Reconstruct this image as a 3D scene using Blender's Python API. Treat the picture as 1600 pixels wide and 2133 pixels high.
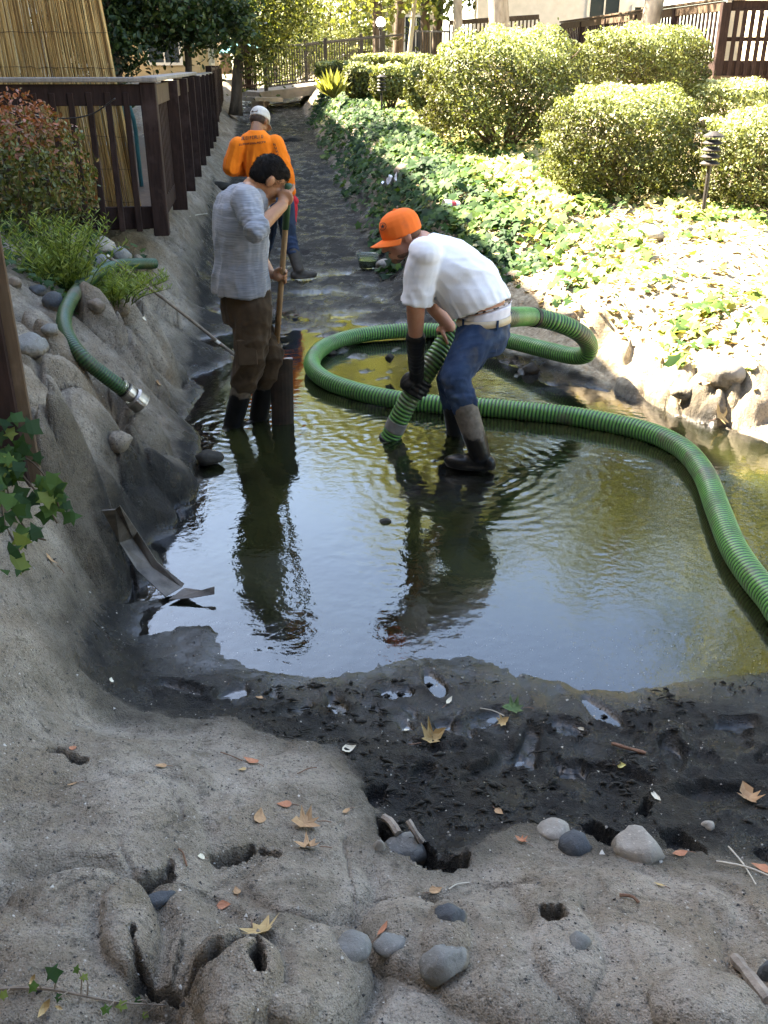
import bpy, bmesh, math, random
import numpy as np
from mathutils import Vector, Matrix, noise as mnoise

R = math.radians
random.seed(7)
rng = np.random.default_rng(7)
scene = bpy.context.scene
for o in list(bpy.data.objects):
    bpy.data.objects.remove(o)
COL = scene.collection

# ------------------------------------------------------------------ camera
CAM_H = 2.0                       # metres above the pond water (z = 0)
PITCH = R(25.6)
FPX = 1940.0                      # focal length in photograph pixels (1600 x 2133)
cam = bpy.data.cameras.new('camera')
cam_o = bpy.data.objects.new('camera', cam)
COL.objects.link(cam_o)
cam_o.location = (0, 0, CAM_H)
cam_o.rotation_euler = (R(90) - PITCH, 0, 0)
cam.sensor_fit = 'VERTICAL'
cam.sensor_height = 36.0
cam.lens = FPX / 2133.0 * 36.0
cam.clip_start = 0.05
cam.clip_end = 600
scene.camera = cam_o
scene.render.resolution_x, scene.render.resolution_y = 768, 1024

# ------------------------------------------------------------------ light
SUN_EL = R(46)
SUN_AZ_VEC = Vector((-0.91, 0.41)).normalized()      # horizontal direction towards the sun
world = bpy.data.worlds.new('World')
scene.world = world
world.use_nodes = True
wn = world.node_tree
sky = wn.nodes.new('ShaderNodeTexSky')
sky.sky_type = 'NISHITA'
sky.sun_disc = False
sky.sun_elevation = SUN_EL
sky.sun_rotation = math.atan2(SUN_AZ_VEC.x, SUN_AZ_VEC.y)
sky.air_density = 1.0
sky.dust_density = 1.0
bg = wn.nodes['Background']
bg.inputs['Strength'].default_value = 0.085
wn.links.new(sky.outputs[0], bg.inputs[0])
sl = bpy.data.lights.new('sun', 'SUN')
sl.energy = 5.0
sl.angle = R(0.55)
sl.color = (1.0, 0.93, 0.82)
sun = bpy.data.objects.new('sun', sl)
COL.objects.link(sun)
sd = Vector((SUN_AZ_VEC.x * math.cos(SUN_EL), SUN_AZ_VEC.y * math.cos(SUN_EL), math.sin(SUN_EL)))
sun.rotation_euler = sd.to_track_quat('Z', 'Y').to_euler()
sun.location = (-20, 8, 25)
vs = scene.view_settings
vs.view_transform = 'Standard'
vs.look = 'None'
vs.exposure = 3.92
vs.gamma = 1.0
vs.use_white_balance = True          # the camera's white balance, set for the shade
vs.white_balance_temperature = 7500

# ------------------------------------------------------------------ helpers
CP, SP = math.cos(PITCH), math.sin(PITCH)
def ray(px, py):
    u = (px - 800.0) / FPX
    v = (1066.5 - py) / FPX
    return u, CP + SP * v, -SP + CP * v
def at(px, py, D):
    """point seen at a photograph pixel, D metres in front of the camera"""
    a, b, c = ray(px, py)
    t = D / b
    return Vector((a * t, D, CAM_H + c * t))
def on(px, py, z):
    """point seen at a photograph pixel on the level z"""
    a, b, c = ray(px, py)
    t = (z - CAM_H) / c
    return Vector((a * t, b * t, z))

def tag(o, label=None, cat=None, group=None, kind=None):
    if label: o['label'] = label
    if cat: o['category'] = cat
    if group: o['group'] = group
    if kind: o['kind'] = kind
    return o
def empty(name, loc, label=None, cat=None, group=None, rz=0.0):
    o = bpy.data.objects.new(name, None)
    COL.objects.link(o)
    o.location = loc
    o.rotation_euler = (0, 0, rz)
    o.empty_display_size = 0.1
    return tag(o, label, cat, group)
_w = {}
def link(name, me, mat=None, parent=None, smooth=False):
    """link a mesh given in world coordinates; under a parent it keeps its place"""
    o = bpy.data.objects.new(name, me)
    COL.objects.link(o)
    if mat is not None and len(me.materials) == 0:
        me.materials.append(mat)
    if smooth:
        me.polygons.foreach_set('use_smooth', [True] * len(me.polygons))
    if parent is not None:
        o.parent = parent
        o.matrix_parent_inverse = world_m(parent).inverted()
    return o
def world_m(o):
    m = Matrix.LocRotScale(o.location, o.rotation_euler, o.scale)
    return (world_m(o.parent) @ o.matrix_parent_inverse @ m) if o.parent else m
def mesh(name, verts, faces):
    me = bpy.data.meshes.new(name)
    me.from_pydata([tuple(v) for v in verts], [], faces)
    me.update()
    return me
def np_mesh(name, V, F):
    """V (n,3) array, F (m,k) array of equal-sided faces"""
    me = bpy.data.meshes.new(name)
    V = np.asarray(V, np.float32); F = np.asarray(F, np.int32)
    me.vertices.add(len(V)); me.vertices.foreach_set('co', V.ravel())
    k = F.shape[1]
    me.loops.add(F.size); me.loops.foreach_set('vertex_index', F.ravel())
    me.polygons.add(len(F))
    me.polygons.foreach_set('loop_start', np.arange(0, F.size, k, dtype=np.int32))
    me.polygons.foreach_set('loop_total', np.full(len(F), k, np.int32))
    me.update(calc_edges=True)
    return me
def attr(me, name, vals, dom='POINT', typ='FLOAT'):
    a = me.attributes.new(name, typ, dom)
    a.data.foreach_set('value' if typ == 'FLOAT' else 'color', np.asarray(vals, np.float32).ravel())
def bm_mesh(bm, name):
    me = bpy.data.meshes.new(name)
    bmesh.ops.recalc_face_normals(bm, faces=bm.faces)
    bm.to_mesh(me); bm.free()
    return me
def frame(d, hint=Vector((0, 0, 1))):
    d = d.normalized()
    if abs(d.dot(hint)) > 0.97: hint = Vector((1, 0, 0)) if abs(d.x) < 0.9 else Vector((0, 1, 0))
    a = hint.cross(d).normalized()
    return a, d.cross(a).normalized(), d
def box_bm(bm, c, size, rot=None, bev=0.0):
    r = bmesh.ops.create_cube(bm, size=1.0)
    vs_ = r['verts']
    M = Matrix.Translation(Vector(c)) @ (rot.to_4x4() if rot is not None else Matrix()) @ Matrix.Diagonal((*size, 1))
    bmesh.ops.transform(bm, matrix=M, verts=vs_)
    if bev:
        es = list({e for v in vs_ for e in v.link_edges})
        bmesh.ops.bevel(bm, geom=es, offset=bev, segments=1, affect='EDGES')
def beam(p0, p1, w, h, bev=0.004, up=Vector((0, 0, 1)), name='beam'):
    """a board from p0 to p1, w across, h along the up side"""
    p0, p1 = Vector(p0), Vector(p1)
    a, b, d = frame(p1 - p0, up)
    bm = bmesh.new()
    rot = Matrix((a, b, d)).transposed()
    box_bm(bm, (p0 + p1) / 2, (w, h, (p1 - p0).length), rot, bev)
    return bm_mesh(bm, name)
def resample(pts, n):
    """Catmull-Rom through pts, n points evenly spaced"""
    P = [Vector(p) for p in pts]
    P = [P[0] * 2 - P[1]] + P + [P[-1] * 2 - P[-2]]
    out = []
    for i in range(1, len(P) - 2):
        for k in range(24):
            t = k / 24.0
            a, b, c, d = P[i - 1], P[i], P[i + 1], P[i + 2]
            out.append(0.5 * ((2 * b) + (c - a) * t + (2 * a - 5 * b + 4 * c - d) * t * t + (3 * b - a - 3 * c + d) * t ** 3))
    out.append(P[-2])
    L = [0.0]
    for i in range(1, len(out)): L.append(L[-1] + (out[i] - out[i - 1]).length)
    tot = L[-1]; res = []; j = 0
    for k in range(n):
        s = tot * k / (n - 1)
        while j < len(L) - 2 and L[j + 1] < s: j += 1
        f = (s - L[j]) / max(1e-9, L[j + 1] - L[j])
        res.append(out[j].lerp(out[j + 1], min(1, max(0, f))))
    return res, tot
def tube(pts, rad, seg=8, name='tube', caps=True, rad_fn=None, ell=None):
    """tube along points; rad a number or list"""
    pts = [Vector(p) for p in pts]
    n = len(pts)
    V = []; F = []
    a = None
    for i, p in enumerate(pts):
        d = (pts[min(i + 1, n - 1)] - pts[max(i - 1, 0)]).normalized()
        if a is None:
            a, b, _ = frame(d)
        else:
            a = (a - d * a.dot(d)).normalized(); b = d.cross(a)
        r = rad[i] if hasattr(rad, '__len__') else rad
        for k in range(seg):
            t = 2 * math.pi * k / seg
            V.append(p + a * (math.cos(t) * r) + b * (math.sin(t) * r))
    for i in range(n - 1):
        for k in range(seg):
            k2 = (k + 1) % seg
            F.append((i * seg + k, i * seg + k2, (i + 1) * seg + k2, (i + 1) * seg + k))
    if caps:
        F.append(tuple(range(seg - 1, -1, -1))); F.append(tuple((n - 1) * seg + k for k in range(seg)))
    return mesh(name, V, F)
def join_meshes(name, ms):
    bm = bmesh.new()
    for m in ms: bm.from_mesh(m)
    me = bpy.data.meshes.new(name); bm.to_mesh(me); bm.free()
    for m in ms: bpy.data.meshes.remove(m)
    return me

# ------------------------------------------------------------------ materials
class NT:
    def __init__(s, name):
        s.m = bpy.data.materials.new(name); s.m.use_nodes = True
        s.t = s.m.node_tree; s.n = s.t.nodes
        s.b = s.n['Principled BSDF']; s.out = s.n['Material Output']
    def node(s, typ, **kw):
        n = s.n.new(typ)
        for k, v in kw.items():
            if k.startswith('i_'):
                n.inputs[k[2:].replace('_', ' ')].default_value = v
            else: setattr(n, k, v)
        return n
    def l(s, a, b): s.t.links.new(a, b)
    def ramp(s, src, stops):
        r = s.node('ShaderNodeValToRGB')
        e = r.color_ramp.elements
        while len(e) < len(stops): e.new(0.5)
        for q, (p, c) in zip(e, stops):
            q.position = p; q.color = (*c, 1) if len(c) == 3 else c
        s.l(src, r.inputs[0]); return r.outputs[0]
    def mix(s, f, a, b, mode='MIX'):
        r = s.node('ShaderNodeMix', data_type='RGBA', blend_type=mode)
        for sock, v in ((r.inputs[0], f), (r.inputs[6], a), (r.inputs[7], b)):
            if hasattr(v, 'is_linked'): s.l(v, sock)
            elif isinstance(v, (tuple, list)): sock.default_value = (*v, 1) if len(v) == 3 else v
            else: sock.default_value = v
        return r.outputs[2]
    def math(s, op, a, b=0.0, c=None, clamp=False):
        r = s.node('ShaderNodeMath', operation=op, use_clamp=clamp)
        for i, v in enumerate((a, b) if c is None else (a, b, c)):
            if hasattr(v, 'is_linked'): s.l(v, r.inputs[i])
            else: r.inputs[i].default_value = v
        return r.outputs[0]
    def coord(s, kind='Object', scale=None):
        tc = s.node('ShaderNodeTexCoord')
        o = tc.outputs[kind]
        if scale:
            mp = s.node('ShaderNodeMapping'); mp.inputs['Scale'].default_value = scale
            s.l(o, mp.inputs[0]); o = mp.outputs[0]
        return o
    def pos(s, scale=None):
        g = s.node('ShaderNodeNewGeometry'); o = g.outputs['Position']
        if scale:
            mp = s.node('ShaderNodeMapping'); mp.inputs['Scale'].default_value = scale
            s.l(o, mp.inputs[0]); o = mp.outputs[0]
        return o
    def noise(s, vec, scale, detail=4, rough=0.55, dist=0.0):
        n = s.node('ShaderNodeTexNoise')
        n.inputs['Scale'].default_value = scale; n.inputs['Detail'].default_value = detail
        n.inputs['Roughness'].default_value = rough; n.inputs['Distortion'].default_value = dist
        s.l(vec, n.inputs['Vector']); return n.outputs[0]
    def vor(s, vec, scale, feature='F1', out=0):
        n = s.node('ShaderNodeTexVoronoi', feature=feature)
        n.inputs['Scale'].default_value = scale
        s.l(vec, n.inputs['Vector']); return n.outputs[out]
    def bump(s, h, strength, dist=0.01, prev=None):
        b = s.node('ShaderNodeBump'); b.inputs['Strength'].default_value = strength; b.inputs['Distance'].default_value = dist
        s.l(h, b.inputs['Height'])
        if prev is not None: s.l(prev, b.inputs['Normal'])
        return b.outputs[0]
    def attr(s, name):
        return s.node('ShaderNodeAttribute', attribute_name=name)
    def set(s, **kw):
        for k, v in kw.items():
            sock = s.b.inputs[{'col': 'Base Color', 'rough': 'Roughness', 'spec': 'Specular IOR Level', 'metal': 'Metallic', 'normal': 'Normal',
                               'sheen': 'Sheen Weight', 'coat': 'Coat Weight', 'sss': 'Subsurface Weight', 'trans': 'Transmission Weight',
                               'emit': 'Emission Color', 'estr': 'Emission Strength', 'ior': 'IOR'}[k]]
            if hasattr(v, 'is_linked'): s.l(v, sock)
            elif isinstance(v, (tuple, list)): sock.default_value = (*v, 1) if len(v) == 3 else v
            else: sock.default_value = v
        return s.m

def m_noise(name, c1, c2, scale=8, rough=0.8, bump=0.3, bdist=0.01, detail=6, stretch=None, spec=0.3, c3=None, metal=0.0, coord='pos'):
    t = NT(name)
    v = t.pos(stretch) if coord == 'pos' else t.coord('Object', stretch)
    f = t.noise(v, scale, detail)
    stops = [(0.3, c1), (0.7, c2)] if c3 is None else [(0.25, c1), (0.5, c2), (0.75, c3)]
    c = t.ramp(f, stops)
    g = t.noise(v, scale * 6, 4)
    t.set(col=c, rough=rough, spec=spec, metal=metal, normal=t.bump(t.math('ADD', f, g), bump, bdist))
    return t.m

def m_leaf(name, stops, rough=0.45, trans=0.35, spec=0.4):
    """leaf material: colour by a per-leaf value, part of the light passes through the blade"""
    t = NT(name)
    a = t.attr('tint').outputs['Fac']
    c = t.ramp(a, stops)
    t.set(col=c, rough=rough, spec=spec)
    tr = t.node('ShaderNodeBsdfTranslucent')
    c2 = t.mix(1.0, c, (1.25, 1.2, 0.55), 'MULTIPLY')
    t.l(c2, tr.inputs[0])
    mx = t.node('ShaderNodeMixShader'); mx.inputs[0].default_value = trans
    t.l(t.b.outputs[0], mx.inputs[1]); t.l(tr.outputs[0], mx.inputs[2])
    t.l(mx.outputs[0], t.out.inputs[0])
    return t.m

# leaf-shaped templates: one leaf about 1 long in x, lying in xy
T_OVAL = (np.array([(-.5, 0, 0), (-.15, -.24, .05), (.28, -.2, .03), (.5, 0, -.06), (.28, .2, .03), (-.15, .24, .05)]), np.array([(0, 1, 2, 3), (0, 3, 4, 5)]))
T_RHOMB = (np.array([(-.5, 0, 0), (0, -.3, .06), (.5, 0, -.04), (0, .3, .06)]), np.array([(0, 1, 2, 3)]))
T_LANCE = (np.array([(-.5, -.02, 0), (0, -.08, .02), (.5, 0, -.08), (0, .08, .02)]), np.array([(0, 1, 2, 3)]))
T_IVY = (np.array([(-.42, 0, 0), (-.5, -.34, .04), (-.08, -.3, .05), (.02, -.52, -.03), (.16, -.2, .04), (.55, 0, -.06), (.16, .2, .04), (.02, .52, -.03), (-.08, .3, .05), (-.5, .34, .04)]),
         np.array([(0, 1, 2, 2), (0, 2, 8, 8), (2, 3, 4, 4), (0, 8, 9, 9), (8, 6, 7, 7), (2, 4, 6, 8), (4, 5, 6, 6)]))
def rots(N, spin):
    """rotation matrices whose z axis is N (n,3), spun about it"""
    N = N / np.maximum(1e-9, np.linalg.norm(N, axis=1, keepdims=True))
    h = np.where(np.abs(N[:, 2:3]) > 0.95, np.array([[1.0, 0, 0]]), np.array([[0, 0, 1.0]]))
    A = np.cross(h, N); A /= np.linalg.norm(A, axis=1, keepdims=True)
    B = np.cross(N, A)
    c, s = np.cos(spin)[:, None], np.sin(spin)[:, None]
    return np.stack([A * c + B * s, -A * s + B * c, N], axis=2)
def leaves(name, P, N, S, tmpl, tint, spin=None, X=None):
    """one mesh of many leaves: P places, N facing, S sizes, tint colour value"""
    V0, F0 = tmpl
    n = len(P)
    if X is not None:                 # leaf length along X
        X = X / np.linalg.norm(X, axis=1, keepdims=True)
        B = np.cross(N, X); B /= np.maximum(1e-9, np.linalg.norm(B, axis=1, keepdims=True))
        M = np.stack([X, B, np.cross(X, B)], axis=2)
    else:
        M = rots(N, rng.uniform(0, 6.283, n) if spin is None else spin)
    V = np.einsum('nij,kj->nki', M, V0) * np.asarray(S)[:, None, None] + P[:, None, :]
    k = len(V0)
    F = F0[None] + (np.arange(n) * k)[:, None, None]
    F = F.reshape(-1, F0.shape[1])
    if F0.shape[1] == 4 and (F0[:, 2] == F0[:, 3]).any():
        tri = F[F[:, 2] == F[:, 3]][:, :3]; qd = F[F[:, 2] != F[:, 3]]
        F = np.concatenate([tri, qd[:, [0, 1, 2]], qd[:, [0, 2, 3]]])
    me = np_mesh(name, V.reshape(-1, 3), F)
    attr(me, 'tint', np.repeat(np.clip(tint, 0, 1), k))
    return me
def fbm(x, y, seed=0, octs=4, f=1.0):
    """cheap smooth numpy noise, about -1..1"""
    r = np.random.default_rng(seed)
    out = np.zeros_like(x, dtype=float); amp = 1.0; tot = 0
    for o in range(octs):
        for q in range(4):
            a = r.uniform(0, 6.283); ph = r.uniform(0, 6.283); ff = f * r.uniform(0.7, 1.4)
            kx, ky = math.cos(a) * ff, math.sin(a) * ff
            a2 = r.uniform(0, 6.283); p2 = r.uniform(0, 6.283)
            out += amp * np.sin(x * kx + y * ky + ph + 1.3 * np.sin(x * math.cos(a2) * ff * .7 + y * math.sin(a2) * ff * .7 + p2)) / 2.4
        tot += amp; amp *= 0.5; f *= 2.1
    return out / tot
def sstep(a, b, x):
    t = np.clip((x - a) / (b - a), 0, 1); return t * t * (3 - 2 * t)
# ================================================================== the ground of the place
def xc(D): return -0.92 - 0.125 * (D - 10.0)                    # middle of the stream bed
def zbed(D): return 0.03 + np.clip(D - 10.0, 0, 22) * 0.05
def fence_x(D): return -1.8 - 0.131 * (D - 7.8)
def zgarden(x, D):
    s = np.clip(x - xc(D) - 1.3, 0, 9)
    return np.minimum(0.36 + 0.055 * np.clip(D - 6, 0, 40) + 0.045 * s, 1.75)
def far_z(x, D):
    s = x - xc(D)
    zb = zbed(D)
    left = np.maximum(0.72 + 0.0 * D, zb + 0.35)
    r = zb + (zgarden(x, D) - zb) * sstep(0.85, 1.55, s)
    return np.where(s < 0, zb + (left - zb) * sstep(-0.8, -1.35, s) * 0.85 + 0.12 * sstep(-1.2, -2.2, s), r)

CTRL = [  # photograph pixel and level of points on the ground
 (0,2133,.40),(300,2133,.38),(600,2133,.36),(800,2133,.34),(1100,2133,.33),(1400,2133,.36),(1600,2133,.36),
 (0,1950,.39),(300,1950,.34),(600,1980,.32),(900,1950,.28),(1200,1960,.27),(1500,2000,.29),
 (0,1750,.38),(250,1750,.32),(500,1790,.235),(480,1740,.26),(700,1800,.21),(900,1880,.22),(1100,1830,.2),(1350,1850,.2),(1600,1880,.21),
 (100,1600,.34),(300,1600,.26),(550,1620,.18),(700,1650,.15),(690,1720,.17),
 (20,1500,.40),(120,1450,.27),(220,1500,.13),(400,1530,.11),
 (100,1300,.35),(20,1300,.52),(195,1280,.12),(165,1200,.22),(50,1150,.52),(-200,1300,.7),(-200,1700,.5),(-200,2100,.45),
 (800,1700,.085),(1000,1690,.09),(1250,1690,.085),(1500,1720,.09),(1600,1790,.1),(800,1580,.05),(1000,1520,.03),(1300,1560,.05),(1550,1550,.05),
 (600,1500,.04),(420,1440,.035),(300,1410,.04),(250,1330,.03),(235,1210,.06),(280,1120,.05),(340,1060,.03),
 (330,1330,.005),(480,1385,.0),(620,1425,.004),(720,1410,.006),(830,1385,.004),(1000,1370,.0),(1100,1400,.0),(1250,1430,.0),(1400,1430,.004),(1520,1420,.006),(1650,1420,.01),
 (340,1180,.0),(330,1250,.0),(365,1110,.005),(400,1050,.005),(425,1310,.012),
 (500,1200,-.12),(800,1200,-.18),(1200,1200,-.18),(1500,1200,-.14),(700,1050,-.15),(1200,1000,-.12),(500,1030,-.12),(480,900,-.12),(600,870,-.1),(915,1008,.001),(845,1005,-.003),(985,1010,-.004),(915,960,-.03),(915,1055,-.04),(780,1010,-.06),(1070,1010,-.06),
 (850,870,-.06),(1400,1000,-.1),(1600,1050,-.1),(730,800,-.03),(1800,1200,-.15),(1000,900,-.1),(1200,870,-.06),
 (1300,1340,-.06),(1000,1310,-.05),(700,1320,-.07),(1580,1340,-.05),(480,1300,-.03),
 (780,740,.004),(880,760,-.004),(960,790,-.01),(1060,770,.0),(680,720,.005),(600,740,-.01),(560,680,.01),(450,720,.01),(420,800,-.01),(400,870,-.02),(640,660,.012),
 (330,985,.17),(375,960,.06),(250,985,.38),(160,960,.56),(60,900,.72),(150,1060,.42),(300,900,.27),(285,840,.28),(362,860,.04),(200,800,.48),(60,740,.74),(130,660,.76),
 (205,650,.66),(300,690,.42),(340,620,.38),(385,700,.06),(375,560,.22),(300,560,.58),(220,560,.72),(100,560,.86),(200,500,.86),(330,500,.58),(395,520,.12),(425,640,.03),(385,780,.03),
 (-150,700,.95),(-150,1000,.8),(100,800,.62),(250,740,.5),(60,1010,.62),(220,900,.42),(340,760,.2),(320,1010,.06),(225,1090,.2),
 (700,620,.02),(600,560,.03),(650,480,.04),(760,580,.04),(830,620,.05),(900,680,.03),(820,540,.08),(740,480,.07),
 (1230,765,.06),(1100,765,.03),(1300,800,.03),(1450,850,.03),(1600,905,.02),(1250,720,.13),(1400,770,.16),(1500,815,.14),(1600,850,.12),(1120,690,.10),
 (1400,700,.33),(1550,760,.32),(1250,660,.33),(1150,600,.37),(1060,560,.33),(980,500,.33),(1000,620,.16),(900,560,.18),(1600,650,.55),(1400,550,.58),(1600,500,.72),(1200,480,.55),(1000,440,.5),
 (1750,930,.06),(1950,960,.12),(1750,800,.33),(1800,1750,.1),(1800,2000,.3),(1800,1450,.02),(2000,1200,.1),
]
_C = [tuple(on(a, b, z)) for a, b, z in CTRL]
for D in (8.6, 9.6, 11.0, 13.0):
    for s in (-4.5, -3, -2.0, -1.5, -1.15, -0.8, -0.2, 0.4, 0.85, 1.2, 1.6, 2.4, 3.6, 5.0, 7.0):
        x = xc(D) + s
        _C.append((x, D, float(far_z(np.array(x), np.array(D)))))
_C = np.array(_C)
def _mq(a, b):
    d2 = (a[:, None, 0] - b[None, :, 0]) ** 2 + (a[:, None, 1] - b[None, :, 1]) ** 2
    return np.sqrt(d2 + 0.06 ** 2)
_wt = np.linalg.solve(_mq(_C, _C) + np.eye(len(_C)) * -0.01, _C[:, 2] - 0.2)
def near_z(x, D):
    out = np.empty(x.size); X = np.stack([x.ravel(), D.ravel()], 1)
    for i in range(0, len(X), 20000):
        out[i:i + 20000] = _mq(X[i:i + 20000], _C) @ _wt + 0.2
    return out.reshape(x.shape)
def poly_sd(x, y, P):
    """signed distance to a polygon, inside negative"""
    d = np.full(x.shape, 1e9); ins = np.zeros(x.shape, bool)
    n = len(P)
    for i in range(n):
        ax, ay = P[i][0], P[i][1]; bx, by = P[(i + 1) % n][0], P[(i + 1) % n][1]
        ex, ey = bx - ax, by - ay
        t = np.clip(((x - ax) * ex + (y - ay) * ey) / (ex * ex + ey * ey + 1e-12), 0, 1)
        d = np.minimum(d, np.hypot(x - ax - t * ex, y - ay - t * ey))
        c = ((ay > y) != (by > y)) & (x < ex * (y - ay) / (ey if abs(ey) > 1e-12 else 1e-12) + ax)
        ins ^= c
    return np.where(ins, -d, d)
MUD = [(655,300),(640,240),(560,240),(500,300),(450,420),(415,560),(405,700),(380,800),(366,900),(384,985),(345,1015),(280,1050),(245,1120),(215,1200),(190,1290),(165,1400),(185,1470),(350,1487),(480,1503),
       (570,1562),(720,1585),(745,1635),(770,1690),(810,1790),(930,1850),(1000,1790),(1070,1735),(1180,1745),(1260,1792),(1400,1800),(1600,1835),(2000,1850),(2300,1000),(1700,925),(1560,880),(1440,845),(1300,800),
       (1220,770),(1090,730),(960,680),(860,590),(800,510),(740,420),(690,350)]
MUD_W = [on(a, b, 0.08 if b > 480 else 0.05) for a, b in MUD]
MUD_W = [(p.x, p.y) for p in MUD_W[4:]] + []
for D in (11, 14, 18, 22, 27, 32): MUD_W.append((xc(D) + 0.95, D))
for D in (32, 27, 22, 18, 14, 11): MUD_W.append((xc(D) - 0.85, D))
HOLES = [  # openings broken into the crust: outline in photograph pixels, level, depth, edge width
 ([(785,1690),(806,1698),(835,1728),(880,1742),(908,1765),(912,1792),(976,1812),(972,1838),(930,1858),(895,1846),(850,1815),(806,1792),(792,1742)], .12, .10, .012),
 ([(1195,1705),(1240,1712),(1285,1738),(1310,1770),(1345,1792),(1300,1800),(1262,1775),(1225,1745)], .1, .09, .012),
 ([(1372,1740),(1420,1730),(1450,1760),(1470,1800),(1400,1795)], .1, .05, .015),
 ([(438,1806),(480,1790),(525,1768),(535,1776),(512,1800),(470,1812)], .235, .12, .010),
 ([(530,1772),(548,1766),(585,1795),(582,1800)], .235, .04, .01),
 ([(275,1886),(350,1856),(366,1862),(335,1890),(300,1896)], .29, .08, .010),
 ([(237,1888),(250,1880),(248,1897),(238,1898)], .3, .08, .006),
 ([(345,1850),(352,1830),(370,1835),(362,1858)], .28, .05, .008),
 ([(1118,1928),(1160,1930),(1168,1952),(1142,1968),(1124,1950)], .25, .14, .008),
 ([(884,1884),(905,1884),(903,1896),(887,1896)], .22, .07, .006),
 ([(286,2000),(296,2040),(330,2076),(385,2086),(440,2060),(500,2030),(545,2018),(545,2028),(500,2048),(440,2082),(385,2106),(310,2096),(284,2110)], .36, .07, .010),
 ([(526,2070),(545,2040),(552,2080),(575,2120),(600,2133),(540,2133)], .35, .08, .01),
 ([(1150,1570),(1200,1575),(1252,1606),(1215,1624),(1160,1612)], .05, .05, .02),
 ([(1320,1690),(1345,1660),(1365,1665),(1345,1700)], .09, .05, .012),
 ([(744,1632),(775,1612),(808,1606),(800,1640),(775,1660)], .12, .05, .012),
 ([(100,1570),(120,1550),(180,1580),(165,1592)], .33, .03, .012),
]
BULGE = [  # rounded humps of the crust: pixel, level, radius, height
 (335,965,.17,.17,.09),(300,905,.26,.14,.07),(255,870,.3,.16,.06),(205,900,.42,.2,.07),(170,820,.5,.16,.08),(95,800,.62,.2,.09),(120,735,.66,.16,.09),(60,830,.68,.16,.07),
 (300,690,.42,.20,.08),(245,720,.5,.18,.08),(330,635,.38,.16,.08),(215,690,.6,.12,.07),(290,600,.52,.16,.07),(345,590,.36,.12,.08),(340,740,.22,.14,.07),(310,790,.26,.13,.06),(180,1075,.36,.14,.07),
 (195,1110,.24,.10,.05),(130,1000,.52,.18,.06),(300,985,.25,.12,.05),(365,525,.28,.14,.07),(385,590,.14,.12,.05),(350,680,.22,.10,.05),
 (150,2010,.36,.20,.06),(600,2060,.34,.17,.05),(480,2110,.36,.10,.03),(860,1960,.27,.13,.03),(1050,1990,.27,.2,.025),(360,1990,.33,.14,.03),(230,1800,.30,.25,.02),(640,1850,.22,.15,.02),(1300,1960,.26,.25,.02),
 (1490,785,.26,.16,.10),(1400,770,.2,.16,.07),(1560,800,.24,.14,.08),(1330,770,.14,.14,.05),(1270,730,.16,.14,.05),(1180,690,.16,.12,.05),(1440,830,.10,.12,.05)]
BULGE_W = [(on(a, b, z), r, h * 1.7) for a, b, z, r, h in BULGE]
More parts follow.
